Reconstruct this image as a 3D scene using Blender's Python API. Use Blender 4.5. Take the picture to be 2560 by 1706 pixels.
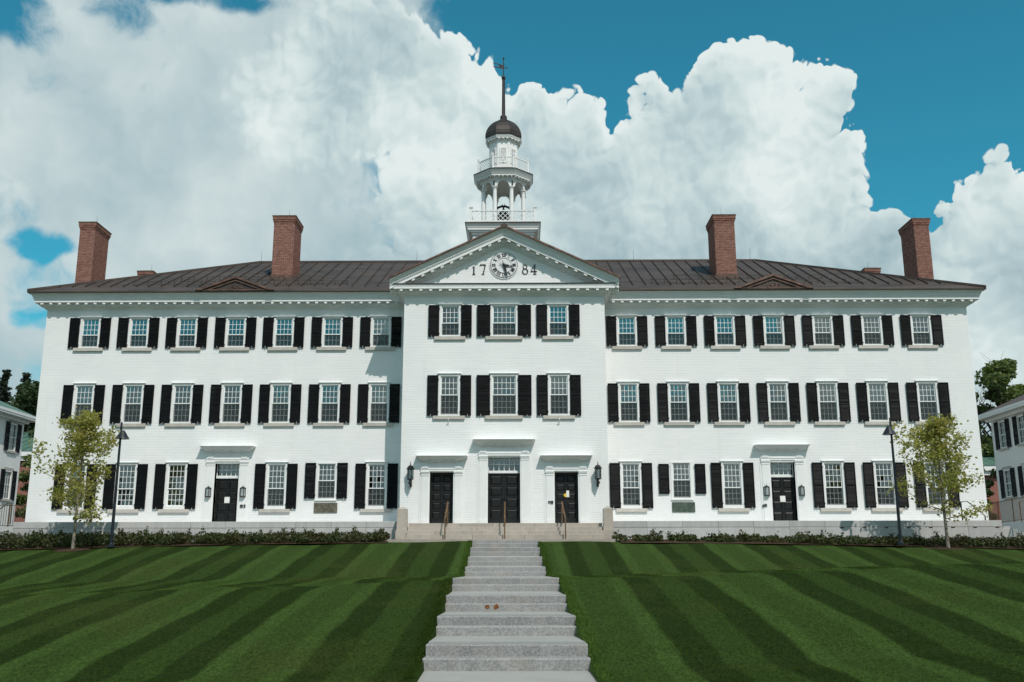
import bpy, bmesh, math, random
import numpy as np
from mathutils import Vector, Matrix

for o in list(bpy.data.objects):
    bpy.data.objects.remove(o, do_unlink=True)
scene = bpy.context.scene
COL = scene.collection
rng = random.Random(7)
R = math.radians

# ------------------------------------------------------------------ camera
cam_data = bpy.data.cameras.new("camera")
cam_data.sensor_width = 36.0
cam_data.lens = 35.0
cam_data.clip_start = 0.1
cam_data.clip_end = 5000
cam = bpy.data.objects.new("camera", cam_data)
COL.objects.link(cam)
scene.camera = cam
_p, _y, _r = 0.225377, 0.008444, -0.001425          # pitch, yaw, roll in radians
_F = Vector((-math.sin(_y) * math.cos(_p), math.cos(_y) * math.cos(_p), math.sin(_p)))
_R = Vector((math.cos(_y), math.sin(_y), 0))
_U = _R.cross(_F)
_R2 = _R * math.cos(_r) + _U * math.sin(_r)
_U2 = _U * math.cos(_r) - _R * math.sin(_r)
_m = Matrix.Identity(4)
for i in range(3):
    _m[i][0], _m[i][1], _m[i][2] = _R2[i], _U2[i], -_F[i]
_m[0][3], _m[1][3], _m[2][3] = 0.7485, -47.918, -2.0975
cam.matrix_world = _m

# ------------------------------------------------------------------ sun
SUN_TO = Vector((0.47, -1.0, 1.36)).normalized()
SUN_EL = math.asin(SUN_TO.z)
sun_data = bpy.data.lights.new("sun", 'SUN')
sun_data.energy = 3.25
sun_data.angle = R(0.53)
sun_data.color = (1.0, 0.92, 0.86)
sun = bpy.data.objects.new("sun", sun_data)
sun.rotation_euler = SUN_TO.to_track_quat('Z', 'Y').to_euler()
sun.location = (20, -60, 60)
COL.objects.link(sun)

# ------------------------------------------------------------------ world: clear sky with cumulus
world = bpy.data.worlds.new("World")
scene.world = world
world.use_nodes = True


class NT:
    """small helper to write node trees"""
    def __init__(self, tree):
        self.t = tree

    def n(self, typ, **kw):
        nd = self.t.nodes.new(typ)
        for k, v in kw.items():
            setattr(nd, k, v)
        return nd

    def put(self, sock, v):
        if isinstance(v, bpy.types.NodeSocket):
            self.t.links.new(v, sock)
        elif v is not None:
            sock.default_value = v

    def math(self, op, a, b=None, c=None, clamp=False):
        nd = self.n('ShaderNodeMath', operation=op, use_clamp=clamp)
        for s, v in zip(nd.inputs, (a, b, c)):
            self.put(s, v)
        return nd.outputs[0]

    def vec(self, op, a, b=None, c=None):
        nd = self.n('ShaderNodeVectorMath', operation=op)
        for s, v in zip(nd.inputs, (a, b, c)):
            self.put(s, v)
        return nd.outputs['Value'] if op in ('DOT_PRODUCT', 'LENGTH') else nd.outputs[0]

    def ramp(self, fac, lo, hi, to0=0.0, to1=1.0, smooth=True):
        nd = self.n('ShaderNodeMapRange')
        nd.interpolation_type = 'SMOOTHSTEP' if smooth else 'LINEAR'
        nd.clamp = True if not smooth else nd.clamp
        for s, v in zip(nd.inputs, (fac, lo, hi, to0, to1)):
            self.put(s, v)
        return nd.outputs[0]

    def noise(self, vec, scale, detail=4, rough=0.55, dist=0.0, color=False, lac=2.0, dims='3D'):
        nd = self.n('ShaderNodeTexNoise', noise_dimensions=dims)
        self.put(nd.inputs['Vector'], vec)
        for k, v in (('Scale', scale), ('Detail', detail), ('Roughness', rough), ('Distortion', dist), ('Lacunarity', lac)):
            self.put(nd.inputs[k], v)
        return nd.outputs['Color' if color else 'Fac']

    def voro(self, vec, scale, detail=0, rough=0.5):
        nd = self.n('ShaderNodeTexVoronoi', feature='F1', voronoi_dimensions='2D')
        self.put(nd.inputs['Vector'], vec)
        for k, v in (('Scale', scale), ('Detail', detail), ('Roughness', rough)):
            self.put(nd.inputs[k], v)
        return nd.outputs['Distance']

    def mix(self, fac, a, b, blend='MIX'):
        nd = self.n('ShaderNodeMix', data_type='RGBA', blend_type=blend)
        self.put(nd.inputs[0], fac)
        self.put(nd.inputs[6], a)
        self.put(nd.inputs[7], b)
        return nd.outputs[2]


# cloud masses: (azimuth, elevation, half width, half height) in degrees of sky
MAIN = [(13.95, 25.36, 3.86, 3.61), (18.47, 25.57, 1.61, 1.76), (16.26, 26.2, 1.9, 1.6), (16.6, 24.0, 2.6, 2.2), (11.55, 24.93, 2.62, 2.37),
        (8.09, 25.94, 1.51, 1.68), (17.6, 21.74, 2.78, 2.35), (18.75, 22.25, 1.76, 1.69), (9.72, 21.78, 5.21, 4.41),
        (15.43, 19.79, 4.95, 3.49), (2.98, 23.19, 3.19, 3.89), (4.47, 24.03, 1.72, 1.77), (5.6, 21.8, 3.2, 3.0), (0.78, 24.77, 2.23, 2.42),
        (-2.96, 26.08, 2.74, 3.27), (-5.45, 26.45, 3.47, 3.9), (-9.9, 27.2, 5.59, 5.2), (-13.5, 25.6, 4.6, 4.2), (-3.64, 20.96, 6.3, 4.95),
        (21.08, 16.6, 2.29, 2.34), (18.58, 17.3, 3.45, 2.59), (9.42, 14.82, 11.42, 4.52), (27.05, 19.0, 1.7, 2.5), (26.3, 17.2, 2.4, 2.4),
        (25.49, 17.74, 2.16, 2.26), (27.61, 17.43, 2.27, 3.23), (23.74, 16.29, 2.4, 1.88), (22.42, 13.03, 7.03, 3.81),
        (27.56, 13.52, 3.71, 4.06), (33, 16, 5, 6), (-28.9, 18.2, 1.3, 2.3), (-16.4, 14.3, 1.5, 1.5), (-13.6, 15.2, 1.9, 2.3), (-6, 14, 8, 5), (8, 17.5, 9, 5), (14, 10, 30, 6)]
SOFT = [(-15.77, 24.67, 8.29, 6.79), (-24.47, 21.9, 7.84, 4.9), (-19.78, 17.76, 8.0, 4.5), (-34.0, 20.5, 6.17, 5.67),
        (-23.0, 14.2, 8.0, 1.9), (-14.23, 18.24, 7.94, 5.53), (-29.5, 15.2, 2.4, 2.6), (-10, 12.5, 14, 4), (-33, 12, 8, 9), (-17.5, 29.5, 6, 4.0), (-25.5, 26.8, 5.5, 3.6), (-12, 30.5, 7, 4), (-30, 22, 5, 4)]


GAPS = [(-26.8, 16.7, 1.3, 0.6, 3.6), (-26.4, 12.7, 1.2, 0.5, 1.6), (-29.0, 27.8, 1.8, 1.2, 2.2), (-24.0, 28.4, 1.5, 0.9, 2.0), (-19.0, 31.2, 3.2, 0.9, 3.5)]


def cloud_group():
    """height of the cloud masses above the sky, at a point in degrees (azimuth, elevation)"""
    g = bpy.data.node_groups.new("cloud_height", 'ShaderNodeTree')
    g.interface.new_socket("P", in_out='INPUT', socket_type='NodeSocketVector')
    g.interface.new_socket("Main", in_out='OUTPUT', socket_type='NodeSocketFloat')
    g.interface.new_socket("Soft", in_out='OUTPUT', socket_type='NodeSocketFloat')
    w = NT(g)
    gi = w.n('NodeGroupInput')
    go = w.n('NodeGroupOutput')
    P1 = gi.outputs[0]

    def field(blobs, k):
        cur = None
        for (x, y, rx, ry) in blobs:
            q = w.vec('MULTIPLY_ADD', P1, (1 / rx, 1 / ry, 0), (-x / rx, -y / ry, 0))
            d = w.vec('DOT_PRODUCT', q, q)
            q = min(4.0, min(rx, ry)) * 0.95
            d = w.math('MULTIPLY_ADD', d, q, -q)
            cur = d if cur is None else w.math('SMOOTH_MIN', cur, d, k)
        return w.math('MULTIPLY', cur, -1.0)
    hm = w.math('SMOOTH_MIN', field(MAIN, 0.8), 2.4, 1.0)
    hs = w.math('MINIMUM', field(SOFT, 1.6), 3.0)
    # elsewhere in the sky: loose cumulus of the same kind
    far = w.noise(P1, 0.055, 1, 0.5, dims='2D')
    sep = w.n('ShaderNodeSeparateXYZ')
    w.put(sep.inputs[0], P1)
    away = w.ramp(w.math('ABSOLUTE', sep.outputs[0]), 32, 44)
    far = w.math('MULTIPLY_ADD', w.math('SUBTRACT', far, 0.41), 14.0, w.math('MULTIPLY_ADD', away, 6.0, -6.0))
    hm = w.math('MAXIMUM', hm, far)
    # cauliflower relief
    v1 = w.voro(P1, 0.42)
    v2 = w.voro(P1, 1.15, 1.0, 0.5)
    nf = w.noise(P1, 0.9, 5, 0.58, dims='2D')
    v1 = w.math('MULTIPLY', v1, v1)
    v2 = w.math('MULTIPLY', v2, v2)
    rel = w.math('MULTIPLY_ADD', v1, -1.25, 0.42)
    rel = w.math('MULTIPLY_ADD', v2, -0.95, w.math('ADD', rel, 0.27))
    rel = w.math('MULTIPLY_ADD', w.math('SUBTRACT', nf, 0.5), 0.6, rel)
    hm = w.math('MULTIPLY_ADD', rel, w.ramp(hm, -0.75, -0.05), hm)
    ns = w.noise(P1, 0.28, 6, 0.62, dims='2D')
    hs = w.math('MULTIPLY_ADD', w.math('SUBTRACT', ns, 0.5), 6.5, hs)
    # small openings of clear sky at the left
    for (x, y, rx, ry, dep) in GAPS:
        q = w.vec('MULTIPLY_ADD', P1, (1 / rx, 1 / ry, 0), (-x / rx, -y / ry, 0))
        hs = w.math('SUBTRACT', hs, w.ramp(w.vec('DOT_PRODUCT', q, q), 3.2, 0.0, 0.0, dep))
    w.put(go.inputs[0], hm)
    w.put(go.inputs[1], hs)
    return g


def build_world():
    t = world.node_tree
    t.nodes.clear()
    w = NT(t)
    geo = w.n('ShaderNodeTexCoord')
    d = geo.outputs['Generated']
    sep = w.n('ShaderNodeSeparateXYZ')
    w.put(sep.inputs[0], d)
    az = w.math('MULTIPLY', w.math('ARCTAN2', sep.outputs[0], sep.outputs[1]), 180 / math.pi)
    el = w.math('MULTIPLY', w.math('ARCSINE', sep.outputs[2]), 180 / math.pi)
    cmb = w.n('ShaderNodeCombineXYZ')
    w.put(cmb.inputs[0], az)
    w.put(cmb.inputs[1], el)
    P = cmb.outputs[0]
    # bend the coordinates so that the masses get an irregular edge
    n1 = w.noise(P, 0.3, 2, 0.5, color=True, dims='2D')
    P1 = w.vec('MULTIPLY_ADD', w.vec('SUBTRACT', n1, (0.5, 0.5, 0.5)), (1.7, 1.7, 0), P)
    g = cloud_group()

    def ev(vec):
        nd = w.n('ShaderNodeGroup')
        nd.node_tree = g
        w.put(nd.inputs[0], vec)
        return nd.outputs[0], nd.outputs[1]
    hm, hs = ev(P1)
    E = 0.55
    hm2, _ = ev(w.vec('ADD', P1, (0.45 * E, 0.89 * E, 0)))      # a little towards the sun
    slope = w.math('DIVIDE', w.math('SUBTRACT', hm, hm2), E)
    edge = w.ramp(hm, 2.2, 0.2)
    lit = w.math('SUBTRACT', w.ramp(slope, -1.9, 1.9), 0.45)
    broad = w.noise(P1, 0.15, 3, 0.5, dims='2D')
    low = w.ramp(el, 11.0, 27.0)
    b = w.math('MULTIPLY', lit, w.math('MULTIPLY_ADD', edge, 0.30, 0.20))
    b = w.math('MULTIPLY_ADD', w.math('SUBTRACT', broad, 0.5), 1.75, b)
    b = w.math('MULTIPLY_ADD', low, 0.26, w.math('ADD', b, 0.42))
    b = w.math('MULTIPLY_ADD', edge, 0.10, b)
    cm = w.n('ShaderNodeValToRGB')
    w.put(cm.inputs[0], b)
    cr = cm.color_ramp
    cr.elements[0].position, cr.elements[0].color = 0.0, (0.30, 0.43, 0.48, 1)
    cr.elements[1].position, cr.elements[1].color = 1.0, (0.76, 0.845, 0.835, 1)
    e = cr.elements.new(0.45)
    e.color = (0.49, 0.615, 0.64, 1)
    e = cr.elements.new(0.75)
    e.color = (0.64, 0.745, 0.745, 1)
    # soft layer at the left
    bs = w.math('MULTIPLY_ADD', w.noise(P1, 0.15, 4, 0.55, dims='2D'), 0.9, 0.0)
    cs = w.n('ShaderNodeValToRGB')
    w.put(cs.inputs[0], bs)
    cr = cs.color_ramp
    cr.elements[0].position, cr.elements[0].color = 0.2, (0.36, 0.50, 0.545, 1)
    cr.elements[1].position, cr.elements[1].color = 0.72, (0.67, 0.755, 0.755, 1)
    soft = w.ramp(az, -4.0, -12.0, 0.28, 2.4)
    mm = w.ramp(hm, 0.0, soft)
    ms = w.ramp(hs, -1.2, 2.0)
    ccol = w.mix(mm, cs.outputs[0], cm.outputs[0])
    mask = w.math('MAXIMUM', mm, ms)
    # towards the horizon the cloud bank closes
    bank = w.ramp(w.math('MULTIPLY_ADD', w.noise(P1, 0.2, 3, 0.6, dims='2D'), 6.0, el), 16.0, 11.0)
    ccol = w.mix(w.math('MULTIPLY', bank, w.math('SUBTRACT', 1.0, mm)), ccol, (0.40, 0.54, 0.58, 1))
    mask = w.math('MAXIMUM', mask, bank)
    sky = w.n('ShaderNodeTexSky')
    sky.sky_type = 'NISHITA'
    sky.sun_disc = False
    sky.sun_elevation = SUN_EL
    sky.sun_rotation = math.atan2(SUN_TO.x, SUN_TO.y)
    sky.air_density = 1.0
    sky.dust_density = 0.6
    sky.ozone_density = 1.5
    tint = w.mix(1.0, sky.outputs[0], (0.20, 0.93, 0.86, 1), 'MULTIPLY')
    bg1 = w.n('ShaderNodeBackground')
    w.put(bg1.inputs[0], tint)
    bg1.inputs[1].default_value = 0.128
    bg2 = w.n('ShaderNodeBackground')
    w.put(bg2.inputs[0], ccol)
    bg2.inputs[1].default_value = 1.0
    mx = w.n('ShaderNodeMixShader')
    w.put(mx.inputs[0], mask)
    w.put(mx.inputs[1], bg1.outputs[0])
    w.put(mx.inputs[2], bg2.outputs[0])
    out = w.n('ShaderNodeOutputWorld')
    w.put(out.inputs[0], mx.outputs[0])
    world.cycles.sampling_method = 'MANUAL'
    world.cycles.sample_map_resolution = 512


build_world()
scene.view_settings.view_transform = 'Standard'
scene.view_settings.look = 'None'
scene.view_settings.gamma = 1.0
scene.view_settings.exposure = 0.0
scene.view_settings.use_curve_mapping = False

# ------------------------------------------------------------------ materials
MATS = {}


def mat(name):
    m = bpy.data.materials.new(name)
    m.use_nodes = True
    m.node_tree.nodes.clear()
    MATS[name] = m
    w = NT(m.node_tree)
    out = w.n('ShaderNodeOutputMaterial')
    return m, w, out


def pbsdf(w, out, color, rough=0.6, metal=0.0, spec=0.5, bump=None, bstr=0.3, bdist=0.01):
    p = w.n('ShaderNodeBsdfPrincipled')
    w.put(p.inputs['Base Color'], color)
    w.put(p.inputs['Roughness'], rough)
    w.put(p.inputs['Metallic'], metal)
    w.put(p.inputs['Specular IOR Level'], spec)
    if bump is not None:
        b = w.n('ShaderNodeBump')
        b.inputs['Strength'].default_value = bstr
        b.inputs['Distance'].default_value = bdist
        w.put(b.inputs['Height'], bump)
        w.put(p.inputs['Normal'], b.outputs[0])
    w.put(out.inputs[0], p.outputs[0])
    return p


def obj_co(w):
    return w.n('ShaderNodeTexCoord').outputs['Object']


def world_co(w):
    return w.n('ShaderNodeNewGeometry').outputs['Position']


def c4(c, k=1.0):
    return (c[0] * k, c[1] * k, c[2] * k, 1)


def simple(name, col, rough=0.6, metal=0.0, spec=0.5, var=0.12, scale=3.0, detail=4, bump=0.0, bscale=30.0):
    """a plain surface with gentle mottling"""
    m, w, out = mat(name)
    co = world_co(w)
    n = w.noise(co, scale, detail, 0.6)
    colr = w.mix(w.ramp(n, 0.3, 0.7), c4(col, 1 - var), c4(col, 1 + var))
    bm = w.noise(co, bscale, 3, 0.6) if bump else None
    pbsdf(w, out, colr, rough, metal, spec, bm, bump, 0.01)
    return m


def m_white_brick():
    m, w, out = mat("white_painted_brick")
    co = world_co(w)
    sp = w.n('ShaderNodeSeparateXYZ')
    w.put(sp.inputs[0], co)
    cb = w.n('ShaderNodeCombineXYZ')
    w.put(cb.inputs[0], w.math('ADD', sp.outputs[0], sp.outputs[1]))
    w.put(cb.inputs[1], sp.outputs[2])
    br = w.n('ShaderNodeTexBrick')
    w.put(br.inputs['Vector'], cb.outputs[0])
    for k, v in (('Scale', 1.0), ('Brick Width', 0.215), ('Row Height', 0.0775), ('Mortar Size', 0.0085), ('Mortar Smooth', 0.4)):
        br.inputs[k].default_value = v
    br.inputs['Color1'].default_value = (1, 1, 1, 1)
    br.inputs['Color2'].default_value = (0.86, 0.86, 0.86, 1)
    br.inputs['Mortar'].default_value = (0.0, 0.0, 0.0, 1)
    # the bed joints read stronger than the upright ones under the paint
    wav = w.math('MULTIPLY_ADD', w.noise(co, 1.5, 2, 0.5), 0.03, sp.outputs[2])
    row = w.ramp(w.math('SINE', w.math('MULTIPLY', wav, 2 * math.pi / 0.0775)), 0.55, 1.0)
    row = w.math('MULTIPLY', row, w.ramp(w.noise(w.vec('MULTIPLY', co, (0.8, 0.8, 13.0)), 1.0, 2, 0.6), 0.3, 0.65))
    n1 = w.noise(co, 0.5, 5, 0.6)
    n2 = w.noise(cb.outputs[0], 7.0, 3, 0.6)
    st = w.noise(w.vec('MULTIPLY', co, (2.2, 2.2, 0.12)), 1.0, 4, 0.6)
    col = w.mix(w.ramp(n1, 0.3, 0.75), (0.80, 0.815, 0.81, 1), (0.86, 0.865, 0.855, 1))
    col = w.mix(w.math('MULTIPLY', w.ramp(n2, 0.45, 0.75), 0.10), col, (0.62, 0.66, 0.67, 1))
    col = w.mix(w.math('MULTIPLY', w.ramp(st, 0.56, 0.78), 0.26), col, (0.70, 0.675, 0.61, 1))
    col = w.mix(w.math("MULTIPLY", row, 0.10), col, (0.60, 0.65, 0.66, 1))
    hgt = w.math('MULTIPLY_ADD', n2, 0.5, w.math('MULTIPLY_ADD', br.outputs['Fac'], -0.35, w.math('MULTIPLY', row, -0.8)))
    pbsdf(w, out, col, 0.62, 0, 0.3, hgt, 0.55, 0.010)
    return m


def m_granite(name, base, dark, light, warm=None, pol=0.7):
    m, w, out = mat(name)
    co = world_co(w)
    v = w.noise(co, 70.0, 2, 0.7)
    v2 = w.noise(co, 26.0, 3, 0.7)
    n = w.noise(co, 1.1, 5, 0.6)
    col = w.mix(w.ramp(v, 0.42, 0.62), c4(dark), c4(light))
    col = w.mix(0.55, col, w.mix(w.ramp(v2, 0.35, 0.68), c4(dark), c4(light)))
    col = w.mix(0.45, col, c4(base))
    col = w.mix(w.math('MULTIPLY', w.ramp(n, 0.48, 0.75), 0.45), col, c4(warm or base))
    # each stone has its own tone, with weather streaks
    oi = w.n('ShaderNodeObjectInfo')
    sk = w.noise(w.vec('MULTIPLY', co, (3.0, 3.0, 0.8)), 1.0, 4, 0.65)
    k = w.math('MULTIPLY_ADD', oi.outputs['Random'], 0.22, w.math('MULTIPLY_ADD', sk, 0.5, 0.64))
    col = w.mix(1.0, col, k, 'MULTIPLY')
    pbsdf(w, out, col, pol, 0, 0.3, v, 0.35, 0.006)
    return m


def m_copper():
    m, w, out = mat("weathered_copper")
    co = world_co(w)
    a = w.noise(w.vec('MULTIPLY', co, (0.5, 1.3, 2.6)), 1.0, 6, 0.65)
    b = w.noise(w.vec('MULTIPLY', co, (1.2, 1.2, 9.0)), 1.0, 4, 0.7)
    oi = w.n('ShaderNodeObjectInfo')
    col = w.mix(w.ramp(a, 0.3, 0.7), (0.044, 0.034, 0.029, 1), (0.088, 0.069, 0.059, 1))
    col = w.mix(w.math('MULTIPLY', w.ramp(b, 0.5, 0.75), 0.5), col, (0.080, 0.082, 0.080, 1))
    col = w.mix(w.math('MULTIPLY', oi.outputs['Random'], 0.35), col, (0.085, 0.067, 0.058, 1))
    pbsdf(w, out, col, w.math('MULTIPLY_ADD', a, 0.25, 0.45), 0.12, 0.32, b, 0.15, 0.01)
    return m


def m_copper_new():
    m, w, out = mat("reddish_copper")
    co = world_co(w)
    a = w.noise(w.vec('MULTIPLY', co, (1.4, 1.4, 2.6)), 1.6, 5, 0.65)
    col = w.mix(w.ramp(a, 0.35, 0.7), (0.085, 0.045, 0.034, 1), (0.21, 0.115, 0.085, 1))
    pbsdf(w, out, col, 0.5, 0.25, 0.5)
    return m


def m_brick():
    m, w, out = mat("red_brick")
    co = world_co(w)
    br = w.noise(w.vec('MULTIPLY', co, (4.6, 4.6, 11.5)), 1.0, 1, 0.5)
    n = w.noise(co, 45, 3, 0.6)
    b = w.noise(co, 0.7, 3, 0.6)
    col = w.mix(w.ramp(br, 0.3, 0.7), (0.19, 0.082, 0.062, 1), (0.31, 0.155, 0.120, 1))
    col = w.mix(w.math('MULTIPLY', w.ramp(n, 0.5, 0.8), 0.5), col, (0.10, 0.04, 0.032, 1))
    col = w.mix(w.math('MULTIPLY', b, 0.25), col, (0.36, 0.22, 0.18, 1))
    pbsdf(w, out, col, 0.85, 0, 0.2, n, 0.3, 0.004)
    return m


def m_brick_far():
    m, w, out = mat("red_brick_wall")
    co = world_co(w)
    sp = w.n('ShaderNodeSeparateXYZ')
    w.put(sp.inputs[0], co)
    cb = w.n('ShaderNodeCombineXYZ')
    w.put(cb.inputs[0], w.math('ADD', sp.outputs[0], sp.outputs[1]))
    w.put(cb.inputs[1], sp.outputs[2])
    br = w.n('ShaderNodeTexBrick')
    w.put(br.inputs['Vector'], cb.outputs[0])
    for k, v in (('Scale', 1.0), ('Brick Width', 0.22), ('Row Height', 0.08), ('Mortar Size', 0.008)):
        br.inputs[k].default_value = v
    br.inputs['Color1'].default_value = (0.20, 0.055, 0.04, 1)
    br.inputs['Color2'].default_value = (0.28, 0.09, 0.065, 1)
    br.inputs['Mortar'].default_value = (0.33, 0.25, 0.22, 1)
    pbsdf(w, out, br.outputs['Color'], 0.85, 0, 0.2, br.outputs['Fac'], -0.3, 0.01)
    return m


def m_glass():
    m, w, out = mat("window_glass")
    fr = w.n('ShaderNodeFresnel')
    fr.inputs[0].default_value = 2.1
    n = w.noise(world_co(w), 3.0, 2, 0.5)
    b = w.n('ShaderNodeBump')
    b.inputs['Strength'].default_value = 0.06
    b.inputs['Distance'].default_value = 0.02
    w.put(b.inputs['Height'], n)
    gl = w.n('ShaderNodeBsdfGlossy')
    gl.inputs['Roughness'].default_value = 0.02
    gl.inputs['Color'].default_value = (0.9, 0.97, 0.97, 1)
    w.put(gl.inputs['Normal'], b.outputs[0])
    tr = w.n('ShaderNodeBsdfTransparent')
    tr.inputs[0].default_value = (0.80, 0.86, 0.85, 1)
    mx = w.n('ShaderNodeMixShader')
    w.put(mx.inputs[0], fr.outputs[0])
    w.put(mx.inputs[1], tr.outputs[0])
    w.put(mx.inputs[2], gl.outputs[0])
    w.put(out.inputs[0], mx.outputs[0])
    return m


def m_screen():
    m, w, out = mat("insect_screen")
    d = w.n('ShaderNodeBsdfDiffuse')
    d.inputs[0].default_value = (0.05, 0.06, 0.062, 1)
    tr = w.n('ShaderNodeBsdfTransparent')
    mx = w.n('ShaderNodeMixShader')
    mx.inputs[0].default_value = 0.30
    w.put(mx.inputs[1], tr.outputs[0])
    w.put(mx.inputs[2], d.outputs[0])
    w.put(out.inputs[0], mx.outputs[0])
    return m


def m_leaf(name, c0, c1, c2, trans=0.35):
    m, w, out = mat(name)
    co = world_co(w)
    n = w.noise(co, 9.0, 2, 0.6)
    n2 = w.noise(co, 0.9, 2, 0.5)
    col = w.mix(w.ramp(n, 0.3, 0.7), c4(c0), c4(c1))
    col = w.mix(w.ramp(n2, 0.4, 0.75), col, c4(c2))
    p = w.n('ShaderNodeBsdfPrincipled')
    w.put(p.inputs['Base Color'], col)
    p.inputs['Roughness'].default_value = 0.55
    p.inputs['Specular IOR Level'].default_value = 0.35
    t = w.n('ShaderNodeBsdfTranslucent')
    w.put(t.inputs[0], w.mix(1.0, col, (1.25, 1.25, 0.7, 1), 'MULTIPLY'))
    mx = w.n('ShaderNodeMixShader')
    mx.inputs[0].default_value = trans
    w.put(mx.inputs[1], p.outputs[0])
    w.put(mx.inputs[2], t.outputs[0])
    w.put(out.inputs[0], mx.outputs[0])
    return m


def m_lawn(name, blade=False):
    m, w, out = mat(name)
    co = world_co(w)
    sp = w.n('ShaderNodeSeparateXYZ')
    w.put(sp.inputs[0], co)
    wob = w.noise(co, 0.35, 3, 0.6)
    x = w.math('MULTIPLY_ADD', w.math('SUBTRACT', wob, 0.5), 0.16, sp.outputs[0])
    # mower passes run towards the hall, set out from either side of the steps;
    # the upper terrace was mown on its own, a little out of step
    right = w.math('GREATER_THAN', sp.outputs[0], 0.3)
    x = w.math('ADD', x, w.math('MULTIPLY_ADD', right, -6.4, 1.9))
    x = w.math('ADD', x, w.ramp(sp.outputs[1], -20.2, -19.8, 0.0, 0.95))
    # position within one out-and-back of the mower, 0 in the middle of a dark pass
    u = w.math('SUBTRACT', w.math('MULTIPLY', w.math('FRACT', w.math('DIVIDE', w.math('ADD', x, 190.0 + 1.9), 3.8)), 3.8), 1.9)
    u = w.math('ABSOLUTE', u)
    st = w.ramp(u, 0.98, 1.14)
    inner = w.ramp(u, 0.44, 0.32)
    outer = w.ramp(u, 1.52, 1.40)
    fine = w.noise(w.vec('MULTIPLY', co, (1, 0.6, 1)), 17.0, 4, 0.8)
    mid = w.noise(co, 2.3, 4, 0.65)
    big = w.noise(co, 0.22, 3, 0.6)
    dark, lite = (0.0165, 0.0315, 0.0065), (0.0430, 0.0780, 0.0190)
    val = w.math('MULTIPLY_ADD', st, 0.66, w.math('MULTIPLY', inner, 0.44))
    val = w.math('ADD', val, w.math('MULTIPLY', w.math('MULTIPLY', st, outer), 0.36))
    col = w.mix(val, c4(dark), c4(lite))
    col = w.mix(w.math('MULTIPLY', w.ramp(mid, 0.4, 0.75), 0.35), col, c4((0.024, 0.046, 0.010)))
    col = w.mix(w.math('MULTIPLY', w.ramp(big, 0.5, 0.72), 0.45), col, c4((0.046, 0.058, 0.016)))
    col = w.mix(1.0, col, w.mix(w.ramp(fine, 0.30, 0.72), (0.50, 0.50, 0.50, 1), (1.5, 1.5, 1.4, 1)), 'MULTIPLY')
    if blade:
        oi = w.noise(co, 60.0, 1, 0.5)
        col = w.mix(1.0, col, w.mix(w.ramp(oi, 0.3, 0.7), (1.1, 1.1, 1.0, 1), (2.3, 2.25, 1.8, 1)), 'MULTIPLY')
    p = pbsdf(w, out, col, 0.9, 0, 0.03, fine, 0.7, 0.06)
    return m


def m_bark(name, c0, c1):
    m, w, out = mat(name)
    co = world_co(w)
    n = w.noise(w.vec('MULTIPLY', co, (9, 9, 2.5)), 2.0, 4, 0.65)
    pbsdf(w, out, w.mix(w.ramp(n, 0.3, 0.7), c4(c0), c4(c1)), 0.9, 0, 0.15, n, 0.5, 0.01)
    return m


def m_path():
    m, w, out = mat("path_concrete")
    co = world_co(w)
    n = w.noise(co, 90, 3, 0.7)
    b = w.noise(co, 1.3, 5, 0.6)
    s = w.voro(w.vec('MULTIPLY', co, (1, 1, 1)), 2.6)
    col = w.mix(w.ramp(n, 0.3, 0.7), (0.29, 0.295, 0.275, 1), (0.37, 0.37, 0.345, 1))
    col = w.mix(w.math('MULTIPLY', w.ramp(b, 0.45, 0.75), 0.4), col, (0.26, 0.26, 0.235, 1))
    col = w.mix(w.ramp(s, 0.035, 0.02), col, (0.20, 0.19, 0.17, 1))
    pbsdf(w, out, col, 0.85, 0, 0.2, n, 0.3, 0.004)
    return m


m_white_brick()
m_granite("grey_granite", (0.27, 0.27, 0.262), (0.09, 0.09, 0.093), (0.48, 0.48, 0.47), (0.33, 0.28, 0.235))
m_granite("terrace_granite", (0.45, 0.45, 0.44), (0.33, 0.33, 0.325), (0.58, 0.58, 0.565), (0.46, 0.44, 0.40))
m_granite("tan_granite", (0.40, 0.355, 0.305), (0.28, 0.25, 0.215), (0.52, 0.475, 0.42), (0.43, 0.355, 0.285))
m_granite("sill_stone", (0.50, 0.475, 0.43), (0.42, 0.395, 0.355), (0.58, 0.555, 0.51), (0.46, 0.425, 0.375))
m_copper()
m_copper_new()
simple("dark_copper", (0.036, 0.029, 0.026), 0.5, 0.15, 0.4, 0.3, 2.0)
m_brick()
m_brick_far()
m_glass()
m_screen()
m_path()
m_lawn("mown_grass")
m_lawn("grass_blades", True)
simple("white_trim", (0.80, 0.81, 0.80), 0.42, 0, 0.4, 0.03, 1.5)
simple("white_sash", (0.78, 0.80, 0.79), 0.45, 0, 0.4, 0.03, 1.5)
simple("black_shutter_paint", (0.0052, 0.0062, 0.0075), 0.50, 0, 0.13, 0.25, 2.0)
simple("black_door_paint", (0.009, 0.0095, 0.0095), 0.42, 0, 0.4, 0.2, 2.0)
simple("black_iron", (0.012, 0.013, 0.014), 0.45, 0.3, 0.5, 0.2, 6.0)
simple("lamp_post_paint", (0.011, 0.018, 0.026), 0.38, 0.2, 0.5, 0.2, 3.0)
simple("bronze_rail", (0.19, 0.115, 0.06), 0.42, 0.5, 0.5, 0.25, 5.0)
simple("fence_bronze", (0.115, 0.068, 0.040), 0.5, 0.4, 0.5, 0.25, 5.0)
simple("mortar", (0.56, 0.45, 0.39), 0.9, 0, 0.2, 0.15, 5.0)
simple("chimney_cap_stone", (0.14, 0.105, 0.085), 0.9, 0, 0.2, 0.25, 3.0)
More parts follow.
